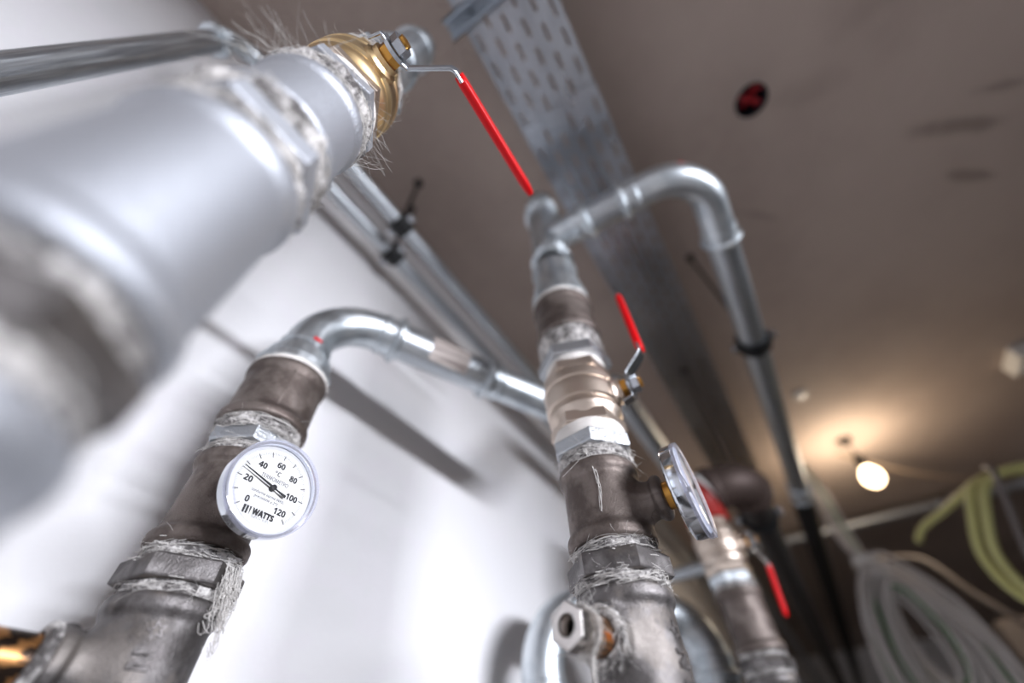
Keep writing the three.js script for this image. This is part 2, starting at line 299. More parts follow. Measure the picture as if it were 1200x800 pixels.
{ // boiler out of frame that keeps the lamp off the rear of the room
  const t = thing('boiler', 'grey floor standing boiler on the right side of the room', 'boiler', V(1.3, FLOOR, -1.17));
  part(t, 'casing', new RoundedBoxGeometry(0.56, 2.06, 1.30, 3, 0.03).translate(1.3, FLOOR + 1.07, -1.25), M.boiler);
  part(t, 'plinth', new RoundedBoxGeometry(0.50, 0.06, 1.24, 1, 0.004).translate(1.3, FLOOR + 0.03, -1.25), M.black);
  part(t, 'control_panel', new RoundedBoxGeometry(0.02, 0.22, 0.60, 2, 0.006).translate(1.015, 0.45, -1.17), M.black, 'dark control panel');
  part(t, 'flue', placed(lathe([[0.08, 0.0], [0.08, CEIL - 0.74]], 36), V(1.42, 0.74, -1.5), Y), M.zinc, 'galvanized flue pipe');
}

// ---------------------------------------------------------------- shared builders for the pipework
const font = await new FontLoader().loadAsync('fonts/droid/droid_sans_bold.typeface.json');
// cast tee or socket: body along y (y0..y1), optional branch along a direction at height yb; positions are relative to the riser axis
function castTee({ y0, y1, r, bead = 0.0032, branch, bead0 = true, bead1 = true }) {
  const lo = V(-r - 0.01, y0 - 0.006, -r - 0.01), hi = V(r + 0.01, y1 + 0.006, r + 0.01);
  const br = branch && { ...branch, d: branch.dir.clone().normalize() };
  if (br) { const e = br.d.clone().multiplyScalar(br.len + 0.008); for (const s of [1, -1]) { const q = V(e.x + (1 - Math.abs(br.d.x)) * s * (br.r + 0.012), br.y + s * (br.r + 0.012), e.z + (1 - Math.abs(br.d.z)) * s * (br.r + 0.012)); lo.min(q); hi.max(q); } }
  const fn = (x, y, z) => {
    let d = cylY(x, y, z, r, y0 + 0.001, y1 - 0.001, 0.002);
    if (bead0) d = smin(d, cylY(x, y, z, r + bead, y0, y0 + 0.011, 0.004), 0.005);
    if (bead1) d = smin(d, cylY(x, y, z, r + bead, y1 - 0.011, y1, 0.004), 0.005);
    if (br) { // along the branch
      const a = x * br.d.x + (y - br.y) * br.d.y + z * br.d.z, px = x - a * br.d.x, py = y - br.y - a * br.d.y, pz = z - a * br.d.z, rad = Math.sqrt(px * px + py * py + pz * pz);
      const q = (rr_, a0, a1, rd) => { const dr = rad - rr_ + rd, dy = Math.abs(a - (a0 + a1) / 2) - (a1 - a0) / 2 + rd; return Math.min(Math.max(dr, dy), 0) + Math.hypot(Math.max(dr, 0), Math.max(dy, 0)) - rd; };
      d = smin(d, smin(q(br.r, 0, br.len, 0.002), q(br.r + (br.bead ?? 0.003), br.len - (br.beadLen ?? 0.009), br.len, 0.003), 0.004), 0.012);
    }
    return d;
  };
  return nets(fn, lo, hi, 0.0015);
}
// greasy hemp packing squeezed out of a threaded joint: lumpy paste ring + loose fibres
function pasteRing(r, y0, y1, lump = 0.002, sd = 1) {
  const n = 96, m = 10, pos = [], uv = [], ind = [], s0 = seed; seed = sd * 7919;
  const ph = Array.from({ length: 18 }, () => [rr(0, 6.28), rr(0.4, 1), 1 + Math.floor(rr(0, 16))]);
  const nz = (a, q) => ph.reduce((s, [p, w, k], i) => s + w * Math.sin(k * a + p + q * (i % 5)), 0) / 6;
  for (let i = 0; i <= n; i++) { const a = i / n * 6.2832; for (let j = 0; j <= m; j++) { const q = j / m * Math.PI, e = nz(i === n ? 0 : a, q * 1.7), R = r - 0.004 + (0.004 + lump * (0.6 + e)) * Math.sin(q) ** 0.7, yy = lerp(y0, y1, 0.5 - 0.5 * Math.cos(q)) + lump * 0.35 * e * Math.sin(q); pos.push(R * Math.cos(a), yy, R * Math.sin(a)); uv.push(a * r, j / m * 0.02); } }
  for (let i = 0; i < n; i++) for (let j = 0; j < m; j++) { const a = i * (m + 1) + j, b = a + m + 1; ind.push(a, a + 1, b, a + 1, b + 1, b); }
  seed = s0;
  const g = new THREE.BufferGeometry(); g.setAttribute('position', new THREE.Float32BufferAttribute(pos, 3)); g.setAttribute('uv', new THREE.Float32BufferAttribute(uv, 2)); g.setIndex(ind); g.computeVertexNormals(); return g;
}
function fibres(r, y0, y1, count, hairs, sd, len = 0.02) {
  const s0 = seed; seed = sd * 104729; const out = [];
  for (let k = 0; k < count; k++) { // strands lying round the joint
    const a0 = rr(0, 6.28), span = rr(0.5, 2.2), pts = [], y = rr(y0, y1), dy = rr(-0.004, 0.004), rad = r + rr(-0.0005, 0.0022), w = rr(0, 6);
    for (let i = 0; i <= 7; i++) { const t = i / 7, a = a0 + span * t, R = rad + 0.0012 * Math.sin(w + 5 * t) + (t > 0.85 ? (t - 0.85) * rr(0, 0.03) : 0); pts.push(V(R * Math.cos(a), y + dy * t + 0.0012 * Math.sin(w + 7 * t), R * Math.sin(a))); }
    out.push(tube(pts, rr(0.00010, 0.00034), 4, 14));
  }
  for (let k = 0; k < hairs; k++) { // loose hairs
    const a = rr(0, 6.28), y = rr(y0, y1), R = r, l = rr(0.25, 1) * len, da = rr(-0.35, 0.35), dy = rr(-0.9, 0.5);
    const pts = []; for (let i = 0; i <= 4; i++) { const t = i / 4, b = a + da * t + rr(-0.03, 0.03); pts.push(V((R + l * t * 0.6) * Math.cos(b), y + dy * l * t + rr(-0.0008, 0.0008), (R + l * t * 0.6) * Math.sin(b))); }
    out.push(tube(pts, rr(0.00007, 0.00014), 3, 8));
  }
  seed = s0; return out;
}
const shift = (g, x, z) => (Array.isArray(g) ? g.map(q => q.translate(x, 0, z)) : g.translate(x, 0, z));
function joint(t, x, z, y0, y1, r, { lump = 0.002, n = 14, hairs = 14, sd = 1, len = 0.02, mat = M.paste } = {}) {
  part(t, 'sealing_paste', shift(pasteRing(r, y0, y1, lump, sd), x, z), mat, 'smeared whitish thread paste');
  const f = part(t, 'hemp_fibre', shift(merge(fibres(r, y0, y1, n, hairs, sd, len)), x, z), M.hemp, 'pale loose hemp fibres'); f.userData.kind = 'stuff';
}
// raised letter on a vertical cylinder; baseline runs up the pipe
function castLetter(ch, size, r, ang, y, up = true) {
  const g = new TextGeometry(ch, { font, size, depth: 0.0016, curveSegments: 4, bevelEnabled: true, bevelThickness: 0.0004, bevelSize: 0.0003, bevelSegments: 1 });
  g.computeBoundingBox(); const c = g.boundingBox.getCenter(V()); g.translate(-c.x, -c.y, 0);
  const p = g.attributes.position; for (let i = 0; i < p.count; i++) { let u = p.getX(i), v = p.getY(i); if (up) [u, v] = [-v, u]; const a = ang - u / r, R = r - 0.0006 + p.getZ(i); p.setXYZ(i, R * Math.cos(a), y + v, R * Math.sin(a)); }
  g.computeVertexNormals(); return g;
}
function castStar(size, r, ang, y) { // five-pointed outline star cast on the body
  const ring = (k, R0, R1) => { const s = k; for (let i = 0; i < 10; i++) { const R = i % 2 ? R1 : R0, a = Math.PI / 2 + i * Math.PI / 5; s[i ? 'lineTo' : 'moveTo'](R * Math.cos(a), R * Math.sin(a)); } s.closePath(); return s; };
  const s = ring(new THREE.Shape(), size, size * 0.5); s.holes.push(ring(new THREE.Path(), size * 0.6, size * 0.26));
  const g = new THREE.ExtrudeGeometry(s, { depth: 0.0014, bevelEnabled: false });
  const p = g.attributes.position; for (let i = 0; i < p.count; i++) { const a = ang + p.getY(i) / r, R = r - 0.0006 + p.getZ(i), v = p.getX(i); p.setXYZ(i, R * Math.cos(a), y + v, R * Math.sin(a)); }
  g.computeVertexNormals(); return g;
}
// ball valve: body on the riser axis at (x, z), stem height y, stem direction and lever direction
function ballValve(label, x, y, z, stem, lever, { grip = 0.112, kind = M.nickel, reach = 0, half = 0.046 } = {}) {
  const t = thing('ball_valve', label, 'valve', V(x, y - half, z)), at = V(x, y, z);
  const h = half, bodyP = [[0.030, -h + 0.008], [0.0335, -h + 0.010], [0.0345, -h + 0.013], [0.0365, -h + 0.016], [0.0382, -h + 0.020], [0.0382, -0.021], [0.0372, -0.0195], [0.0372, -0.014], [0.0395, -0.0125], [0.0402, 0], [0.0402, 0.007], [0.0392, 0.009], [0.0392, 0.0105], [0.0408, 0.012], [0.0408, 0.016], [0.0385, 0.0185], [0.0378, 0.026], [0.0365, h - 0.016], [0.034, h - 0.011], [0.030, h - 0.010]];
  part(t, 'body', placed(lathe(bodyP, 72), at, Y), kind);
  part(t, 'hex_end', placed(hexPrism(0.0385, -h, -h + 0.0135, 0.35), at, Y), M.nickel);
  part(t, 'hex_end', placed(hexPrism(0.0385, h - 0.0135, h, 0.35), at, Y), kind);
  const u = stem.clone().normalize(), w = lever.clone().normalize(), sd = V().crossVectors(u, w).normalize();
  part(t, 'stem_boss', placed(lathe([[0.017, 0.030], [0.0155, 0.040], [0.0125, 0.0425], [0.0125, 0.047], [0.009, 0.047]], 32), at, u), kind);
  part(t, 'packing_nut', placed(hexPrism(0.0105, 0.046, 0.0535, 0.2, 0.0008), at, u), M.brass, 'brass packing nut');
  part(t, 'stem', placed(lathe([[0.0055, 0.05], [0.0055, 0.068], [0.0001, 0.069]], 20), at, u), M.brass);
  part(t, 'stem_nut', placed(hexPrism(0.0095, 0.0575, 0.0655, 0.5, 0.001), at, u), M.steel, 'zinc plated stem nut');
  const L = (a, b) => at.clone().addScaledVector(u, a).addScaledVector(w, b);
  const lv = part(t, 'lever', [
    ribbon([L(0.0555, -0.013), L(0.0555, 0.010), L(0.057, 0.015), L(0.076 + reach, 0.034), L(0.0785 + reach, 0.038), L(0.0785 + reach, 0.047)], sd, 0.0165, 0.0028),
    ribbon([L(0.0555, -0.011), L(0.0545, -0.015), L(0.044, -0.018)], sd, 0.010, 0.0026),
    placed(lathe([[0.0055, -0.0016], [0.0125, -0.0016], [0.0125, 0.0016], [0.0055, 0.0016]], 28), L(0.0555, 0), u)], M.lever, 'bent zinc plated lever');
  // dipped vinyl grip with a rounded end
  const c = 0.042, gp = []; for (let i = 0; i <= 16; i++) { const q = i / 16 * grip; gp.push(L(0.0785 + reach, c + q)); }
  const gw = 0.0132, gt = 0.0088, ring = 16, pos = [], ind = [];
  gp.forEach((p, i) => { const e = i === 0 ? 0.9 : i >= 15 ? (i === 16 ? 0.62 : 0.93) : 1; for (let k = 0; k < ring; k++) { const a = k / ring * 6.2832, ca = Math.cos(a), sa = Math.sin(a), su = Math.sign(ca) * Math.abs(ca) ** 0.6, sv = Math.sign(sa) * Math.abs(sa) ** 0.6, q = p.clone().addScaledVector(sd, su * gw / 2 * e * (i < 2 ? 1.12 : 1)).addScaledVector(u, sv * gt / 2 * e); pos.push(q.x, q.y, q.z); } });
  for (let i = 1; i < gp.length; i++) for (let k = 0; k < ring; k++) { const a = (i - 1) * ring + k, b = (i - 1) * ring + (k + 1) % ring; ind.push(a, b, a + ring, b, b + ring, a + ring); }
  for (let k = 1; k < ring - 1; k++) { ind.push(0, k + 1, k); const o = 16 * ring; ind.push(o, o + k, o + k + 1); }
  const g = new THREE.BufferGeometry(); g.setAttribute('position', new THREE.Float32BufferAttribute(pos, 3)); g.setIndex(ind); g.computeVertexNormals(); g.setAttribute('uv', new THREE.Float32BufferAttribute(new Float32Array(pos.length / 3 * 2), 2));
  part(lv, 'grip', g, M.red, 'bright red vinyl grip');
  return t;
}
// press socket profile running from a lip at s inwards (dir = +1 or -1): returns [[s, r]...] sorted by s
function pressSocket(s, r, dir) {
  const p = [[0, r + 0.0004], [0.0004, r + 0.0022], [0.003, r + 0.0026], ...arcBump(0.0035, 0.0135, r + 0.0022, 0.0056), [0.0155, r + 0.0020], [0.017, r + 0.0010], [0.026, r + 0.0010], [0.0275, r + 0.0024], [0.030, r + 0.0026], [0.0325, r + 0.0024]].map(([a, b]) => [s + dir * a, b]);
  return dir > 0 ? p : p.reverse();
}

// ---------------------------------------------------------------- thermometers
const dialTex = (() => {
  const n = 1024, c = document.createElement('canvas'); c.width = c.height = n; const k = c.getContext('2d');
  k.fillStyle = '#e9e9e7'; k.fillRect(0, 0, n, n); k.fillStyle = k.strokeStyle = '#15151a'; k.textAlign = 'center'; k.textBaseline = 'middle';
  const C = n / 2, pol = (deg, r) => [C + r * Math.sin(deg * Math.PI / 180), C - r * Math.cos(deg * Math.PI / 180)];
  const ang = v => -135 + v / 120 * 270;
  for (let v = 0; v <= 120; v += 1) { const big = v % 10 === 0, a = ang(v); k.lineWidth = big ? 12 : 3.5; const [x0, y0] = pol(a, big ? 372 : 400), [x1, y1] = pol(a, 435); k.beginPath(); k.moveTo(x0, y0); k.lineTo(x1, y1); k.stroke(); }
  k.font = 'bold 96px sans-serif'; k.lineWidth = 5; for (let v = 0; v <= 120; v += 20) { const [x, y] = pol(ang(v), v === 0 || v === 120 ? 290 : v === 100 ? 275 : 295); k.fillText(String(v), x, y); k.strokeText(String(v), x, y); }
  k.font = 'bold 78px sans-serif'; k.fillText('°C', C, C - 190);
  k.fillStyle = '#3a3a42'; k.font = '62px sans-serif'; k.lineWidth = 2; k.strokeStyle = '#4a4a52'; k.fillText('TERMOMETRO', C, C - 108, 360); k.strokeText('TERMOMETRO', C, C - 108, 360);
  k.font = '42px sans-serif'; for (const [w, y, m] of [['conforme norme INAIL', 88, 420], ['precisione ± 2°C', 138, 320]]) { k.fillText(w, C, C + y, m); k.strokeText(w, C, C + y, m); } k.strokeStyle = '#15151a';
  k.fillStyle = '#15151a'; // wordmark: three slanted bars and two lines of letters
  for (let i = 0; i < 3; i++) { const x = C - 208 + i * 36, w = 30 - i * 3; k.beginPath(); k.moveTo(x, C + 262); k.lineTo(x + w, C + 262); k.lineTo(x + w * (i === 2 ? 0.75 : 1), C + 350); k.lineTo(x + (i === 2 ? 14 : 4), C + 350); k.closePath(); k.fill(); }
  k.font = 'bold 84px sans-serif'; k.textAlign = 'left'; k.lineWidth = 9; k.fillText('WATTS', C - 92, C + 298, 262); k.strokeText('WATTS', C - 92, C + 298, 262); k.font = '40px sans-serif'; k.fillStyle = '#33333a'; k.fillText('INDUSTRIES', C - 90, C + 352, 250);
  const t = new THREE.CanvasTexture(c); t.colorSpace = THREE.SRGBColorSpace; t.anisotropy = 8; return t;
})();
M.dial = std({ map: dialTex, roughness: 0.7 });
M.glass = new THREE.MeshPhysicalMaterial({ color: 0xffffff, roughness: 0.03, transmission: 1, thickness: 0, ior: 1.49 });
M.acrylic = new THREE.MeshPhysicalMaterial({ color: 0xf0f1fa, roughness: 0.10, transmission: 0.75, thickness: 0, ior: 1.49 });
function thermometer(label, at, n, value) { // at = centre of the back plate, n = the way the dial faces (horizontal)
  const t = thing('dial_thermometer', label, 'thermometer', at), R = 0.0366;
  part(t, 'case', placed(lathe([[0.0001, 0], [R - 0.004, 0], [R - 0.0012, 0.001], [R - 0.0004, 0.003], [R - 0.0004, 0.0125], [R - 0.0024, 0.0125], [R - 0.0024, 0.0040], [0.0001, 0.0040]], 96), at, n), M.chrome, 'polished steel case');
  const face = (g, off) => { g.rotateY(Math.atan2(n.x, n.z)); g.translate(at.x + n.x * off, at.y + n.y * off, at.z + n.z * off); return g; };
  part(t, 'dial_face', face(new THREE.CircleGeometry(R - 0.0026, 72), 0.0078), M.dial, 'white printed dial');
  part(t, 'bezel', placed(lathe([[R - 0.0052, 0.0128], [R - 0.0050, 0.0150], [R - 0.002, 0.0158], [R + 0.0002, 0.0152], [R + 0.0006, 0.0130], [R + 0.0004, 0.0105], [R - 0.0003, 0.0100]], 96), at, n), M.acrylic, 'clear plastic rim');
  part(t, 'lens', placed(lathe([[0.0001, 0.0148], [R - 0.0042, 0.0146]], 72), at, n), M.glass, 'clear flat lens');
  const a = (-135 + value / 120 * 270) * Math.PI / 180, s = new THREE.Shape([[-0.0005, -0.004], [-0.0011, -0.012], [0.0011, -0.012], [0.0005, -0.004], [0.0008, 0.004], [0.0003, 0.028], [-0.0003, 0.028], [-0.0008, 0.004]].map(p => new THREE.Vector2(...p)));
  const g = new THREE.ExtrudeGeometry(s, { depth: 0.0005, bevelEnabled: false }); g.rotateZ(-a);
  const needle = part(t, 'needle', face(g, 0.0105), M.ink, 'black pointer');
  part(needle, 'hub', placed(lathe([[0.0022, 0.0080], [0.0022, 0.0116], [0.0001, 0.0119]], 24), at, n), M.ink);
  part(t, 'threaded_stem', placed(lathe([[0.011, -0.022], [0.011, 0]], 28), at, n), M.brass, 'brass stem');
  return t;
}

// ---------------------------------------------------------------- left riser with the dial facing the camera
const LX = -0.378, LZ = -0.146;
{
  const t = thing('pipe_riser', 'dark cast iron riser against the wall, topped by a smooth galvanized elbow', 'pipe', V(LX, FLOOR, LZ));
  const sh = g => shift(g, LX, LZ);
  part(t, 'lower_pipe', placed(lathe([[0.03, FLOOR], [0.03, -0.04]], 40), V(LX, 0, LZ), Y), M.steelDark);
  const tee = part(t, 'tee', sh(castTee({ y0: -0.045, y1: 0.0995, r: 0.0325, branch: { dir: Z, y: 0.060, r: 0.0165, len: 0.050, bead: 0.004 } })), M.cast);
  const la = 0.34; // letters face the lens
  part(tee, 'cast_letter', sh(castLetter('E', 0.011, 0.0325, la, 0.0495)), M.cast); part(tee, 'cast_letter', sh(castLetter('N', 0.011, 0.0325, la, 0.0635)), M.cast); part(tee, 'cast_star', sh(castStar(0.0058, 0.0325, la, 0.0785)), M.cast);
  joint(t, LX, LZ, 0.0985, 0.109, 0.0320, { sd: 3, lump: 0.0008, n: 30, hairs: 30 });
  part(t, 'hex_nipple', sh(hexPrism(0.0405, 0.107, 0.122, 1.14)), M.cast);
  joint(t, LX, LZ, 0.121, 0.134, 0.0315, { sd: 4, lump: 0.0026, n: 130, hairs: 60 });
  part(t, 'instrument_tee', sh(castTee({ y0: 0.132, y1: 0.210, r: 0.0322, bead: 0.0042, branch: { dir: X, y: 0.166, r: 0.014, len: 0.053, bead: 0.003 } })), M.castBrown);
  joint(t, LX, LZ, 0.209, 0.221, 0.0320, { sd: 5, lump: 0.0026, n: 90, hairs: 50 });
  part(t, 'hex_nipple', sh(hexPrism(0.0385, 0.219, 0.233, 0.55)), M.hexZinc);
  joint(t, LX, LZ, 0.232, 0.248, 0.0360, { sd: 6, lump: 0.003, n: 130, hairs: 50 });
  const soc = part(t, 'socket', sh(castTee({ y0: 0.246, y1: 0.318, r: 0.0385, bead: 0.0022 })), M.castBrown);
  part(soc, 'mould_seam', sh(slab(0.0375, 0.0392, 0.256, 0.309, -0.001, 0.001).rotateY(-0.35)), M.castBrown);
  joint(t, LX, LZ, 0.316, 0.324, 0.0385, { sd: 7, lump: 0.002, n: 14, hairs: 10, mat: M.teflon });
  // trailing tuft of hemp on the lower joint
  const tuft = []; { const s0 = seed; seed = 99; for (let k = 0; k < 120; k++) { const y0 = rr(0.108, 0.126), len = rr(0.008, 0.046) * (rnd() < 0.3 ? 1 : 0.6), a = -0.50 + rr(-0.32, 0.30), w = rr(0, 6), f = rr(2, 6), pts = []; for (let i = 0; i <= 8; i++) { const u = i / 8, R = 0.0372 + 0.006 * Math.sin(u * 3) * rr(0.4, 1) + 0.0015 * Math.sin(f * u + w), b = a + 0.14 * Math.sin(f * u * 1.3 + w) * u - 0.10 * u; pts.push(V(LX + R * Math.cos(b), y0 - len * Math.sin(u * 2.2) + 0.0015 * Math.sin(w + 9 * u), LZ + R * Math.sin(b))); } tuft.push(tube(pts, rr(0.00008, 0.0003), 4, 18)); } seed = s0; }
  part(t, 'hemp_tuft', tuft, M.hemp, 'trailing tuft of hemp').userData.kind = 'stuff';
  const nip = part(t, 'branch_nipple', placed(lathe([[0.0135, 0.045], [0.0135, 0.30]], 32), V(LX, 0.060, LZ), Z), M.banded, 'brass coloured nipple with dark bands');
  const gj = part(t, 'sealing_paste', placed(pasteRing(0.0185, 0.048, 0.056, 0.002, 9), V(LX, 0.060, LZ), Z), M.paste, 'smeared whitish thread paste');
}
thermometer('dial thermometer seen face on, reading about 26 degrees, on the wall side riser', V(LX + 0.062, 0.166, LZ), X.clone(), 26);

// galvanized press elbow and slanting tube from the left riser
function pressRun(t, pts, R, r, sockets, tubes, mat = M.zinc) { /* fittings first, then the bare tubes between them */
  const P = bentPath(pts, R);
  for (const { from, to, ends = [1, 1], name = 'press_elbow' } of sockets) {
    const prof = [...(ends[0] ? pressSocket(from, r, 1) : [[from, r]]), ...(ends[1] ? pressSocket(to, r, -1) : [[to, r]])];
    const a = prof.filter(p => p[0] <= (from + to) / 2), b = prof.filter(p => p[0] > (from + to) / 2);
    part(t, name, sweep(P, [...a, [a[a.length - 1][0] + 0.002, r], [b[0][0] - 0.002, r], ...b], 48), mat);
  }
  for (const [a, b, name = 'tube'] of tubes) part(t, name, sweep(P, [[a, r - 0.0002], [b, r - 0.0002]], 48), M.tube);
  return P;
}
{
  const t = thing('galvanized_pipe', 'galvanized pipe slanting from the wall side riser, with a pale smeared label', 'pipe', V(LX, 0.323, LZ));
  const yP = 0.452, A = V(LX, 0.323, LZ), B = V(LX, yP, LZ), C = V(-0.185, yP, -0.575), D = V(-0.145, 0.62, -0.70), E2 = V(-0.145, 0.65, BZ);
  // screwed adaptor on the socket
  part(t, 'adaptor', placed(lathe([[0.030, 0.323], [0.0405, 0.3235], [0.0408, 0.331], [0.0375, 0.335], [0.0365, 0.337], [0.0360, 0.347], [0.0340, 0.350]], 64), V(LX, 0, LZ), Y), M.zinc);
  const P = bentPath([A, B, C, D, E2], [0.078, 0.06, 0.06]);
  const r = 0.0272, L1 = 0.325;
  const prof1 = [[0.012, r], ...pressSocket(0.014, r, 1), [0.049, r], [0.170, r], ...pressSocket(0.205, r, -1)];
  part(t, 'press_elbow', sweep(P, prof1, 56), M.zinc);
  part(t, 'tube', sweep(P, [[0.20, r - 0.0002], [0.365, r - 0.0002]], 48), M.tube);
  part(t, 'press_elbow', sweep(P, [...pressSocket(0.34, r, 1), [0.375, r], [0.70, r]], 48), M.zinc);
  part(t, 'tube', sweep(P, [[0.69, r - 0.0002], [P.length, r - 0.0002]], 40), M.tube);
  // red mark on the elbow
  const m0 = []; for (let i = 0; i <= 6; i++) { const a = -0.02 + i / 6 * 0.34; m0.push(V(LX + (r + 0.0031) * Math.cos(a), 0.3665, LZ + (r + 0.0031) * Math.sin(a))); }
  part(t, 'red_mark', ribbon(m0, Y, 0.0042, 0.0006), M.red, 'small red marking strip');
  // smeared paper label round the lower side
  const fl = []; { const pos = [], uv = [], ind = [], nn = 20, mm = 20; for (let i = 0; i <= nn; i++) { const f = P.at(0.245 + 0.062 * i / nn); for (let j = 0; j <= mm; j++) { const a = j / mm * 4.2 + 1.2, q = f.p.clone().addScaledVector(f.N, Math.cos(a) * (r + 0.0004)).addScaledVector(f.B, Math.sin(a) * (r + 0.0004)); pos.push(q.x, q.y, q.z); uv.push(j / mm * 0.11, i / nn * 0.06); } } for (let i = 0; i < nn; i++) for (let j = 0; j < mm; j++) { const a = i * (mm + 1) + j, b = a + mm + 1; ind.push(a, a + 1, b, a + 1, b + 1, b); } const g = new THREE.BufferGeometry(); g.setAttribute('position', new THREE.Float32BufferAttribute(pos, 3)); g.setAttribute('uv', new THREE.Float32BufferAttribute(uv, 2)); g.setIndex(ind); g.computeVertexNormals(); fl.push(g); }
  const labMap = texture(256, (x, y, i) => { const j = (y * 2) * 512 + x * 2; return mixc([0.62, 0.57, 0.55], [0.87, 0.83, 0.80], smooth(0.35, 0.65, nS[j])); }, true, 8);
  part(t, 'paper_label', fl, std({ map: labMap, roughness: 0.7, side: THREE.DoubleSide }), 'pale smeared paper label');
}

// ---------------------------------------------------------------- middle riser
const CX = -0.108, CZ = -0.330;
{
  const t = thing('pipe_riser', 'dark cast iron riser with a plugged side nipple, in the middle of the row', 'pipe', V(CX, FLOOR, CZ));
  const sh = g => shift(g, CX, CZ);
  part(t, 'lower_pipe', placed(lathe([[0.03, FLOOR], [0.03, -0.05]], 40), V(CX, 0, CZ), Y), M.steelDark);
  const tee = part(t, 'tee', sh(castTee({ y0: -0.055, y1: 0.0985, r: 0.0322, branch: { dir: V(-0.15, 0, 1), y: 0.067, r: 0.0150, len: 0.043, bead: 0.0025, beadLen: 0.008 } })), M.cast);
  part(tee, 'cast_letter', sh(castLetter('E', 0.011, 0.0322, 0.2, 0.042)), M.cast); part(tee, 'cast_letter', sh(castLetter('N', 0.011, 0.0322, 0.2, 0.056)), M.cast); part(tee, 'cast_star', sh(castStar(0.0058, 0.0322, 0.2, 0.071)), M.cast);
  joint(t, CX, CZ, 0.0975, 0.108, 0.0335, { sd: 13, lump: 0.0022, n: 110, hairs: 60 });
  part(t, 'hex_nipple', sh(hexPrism(0.0402, 0.105, 0.1205, 0.21)), M.cast);
  joint(t, CX, CZ, 0.1195, 0.131, 0.0320, { sd: 14, lump: 0.0024, n: 110, hairs: 50 });
  part(t, 'instrument_tee', sh(castTee({ y0: 0.129, y1: 0.198, r: 0.0330, bead: 0.0028, branch: { dir: X, y: 0.160, r: 0.0150, len: 0.053, bead: 0.003, beadLen: 0.007 } })), M.castBrown);
  joint(t, CX, CZ, 0.196, 0.213, 0.0325, { sd: 15, lump: 0.0026, n: 110, hairs: 60, len: 0.03 });
  part(t, 'hex_nipple', sh(hexPrism(0.0395, 0.211, 0.2255, -0.17)), M.hexZinc);
  part(t, 'sealing_tape', sh(pasteRing(0.0355, 0.2245, 0.2405, 0.0006, 16)), M.teflon, 'white sealing tape');
  part(t, 'sealing_tape', sh(pasteRing(0.0345, 0.321, 0.334, 0.0008, 17)), M.teflon, 'white sealing tape');
  part(t, 'hex_nipple', sh(hexPrism(0.0435, 0.331, 0.347, 0.35)), M.hexZinc);
  joint(t, CX, CZ, 0.346, 0.382, 0.0375, { sd: 18, lump: 0.0030, n: 70, hairs: 10 });
  part(t, 'socket', sh(castTee({ y0: 0.380, y1: 0.453, r: 0.0388, bead: 0.0024 })), M.castBrown);
  joint(t, CX, CZ, 0.451, 0.464, 0.0380, { sd: 19, lump: 0.0016, n: 20, hairs: 6, mat: M.teflon });
  // loose thread of hemp down the front of the body
  const th = []; { const s0 = seed; seed = 777; for (let k = 0; k < 7; k++) { const p = [], w = rr(0, 6), q = rr(0.5, 1); for (let i = 0; i <= 12; i++) { const u = i / 12 * q, a = 1.44 - 0.09 * Math.sin(u * 4) - 0.16 * u + 0.03 * Math.sin(u * 9 + w) + 0.015 * Math.sin(u * 23 + 2 * w), R = 0.0338 + 0.0006 * Math.sin(u * 11 + w) + 0.0022 * smooth(0.2, 0, u); p.push(V(CX + R * Math.cos(a), 0.205 - 0.066 * u, CZ + R * Math.sin(a))); } th.push(tube(p, rr(0.00012, 0.0003), 5, 48)); } seed = s0; }
  part(t, 'hemp_thread', th, M.hemp, 'loose thread of hemp');
  // side nipple with a drilled hex plug
  const at = V(CX, 0.067, CZ), BD = V(-0.15, 0, 1).normalize();
  part(t, 'branch_nipple', placed(lathe([[0.0112, 0.036], [0.0112, 0.070]], 36), at, BD), M.rust, 'rusty brown nipple');
  part(t, 'sealing_paste', placed(pasteRing(0.0155, 0.038, 0.0455, 0.0022, 21), at, BD), M.paste, 'smeared whitish thread paste');
  part(t, 'hemp_fibre', fibres(0.0145, 0.038, 0.046, 90, 30, 22, 0.016).map(g => placed(g, at, BD)), M.hemp).userData.kind = 'stuff';
  { // hex plug, drilled (built along +y, turned to the branch)
    const s = new THREE.Shape(); for (let k = 0; k < 6; k++) { const a = k * Math.PI / 3 + 0.3; s[k ? 'lineTo' : 'moveTo'](0.0118 * Math.cos(a), 0.0118 * Math.sin(a)); } s.closePath(); const hp = new THREE.Path(); hp.absarc(0, 0, 0.0066, 0, 6.2832, true); s.holes.push(hp);
    const g = new THREE.ExtrudeGeometry(s, { depth: 0.0085, bevelEnabled: true, bevelThickness: 0.0012, bevelSize: 0.0010, bevelSegments: 2, curveSegments: 24 }); g.rotateX(-Math.PI / 2); g.translate(0, 0.0705, 0);
    const plug = part(t, 'hex_plug', [placed(crease(g, 0.5), at, BD), placed(lathe([[0.0117, 0.064], [0.0117, 0.071]], 36), at, BD)], M.plug, 'nickel plated hex plug with a drilled end');
    part(plug, 'bore', placed(lathe([[0.0068, 0.0800], [0.0036, 0.0750], [0.0034, 0.068], [0.0001, 0.068]], 32), at, BD), M.plug);
    part(plug, 'bore_end', placed(lathe([[0.0033, 0.0692], [0.0001, 0.0693]], 24), at, BD), M.hole, 'dark drilled hole');
  }
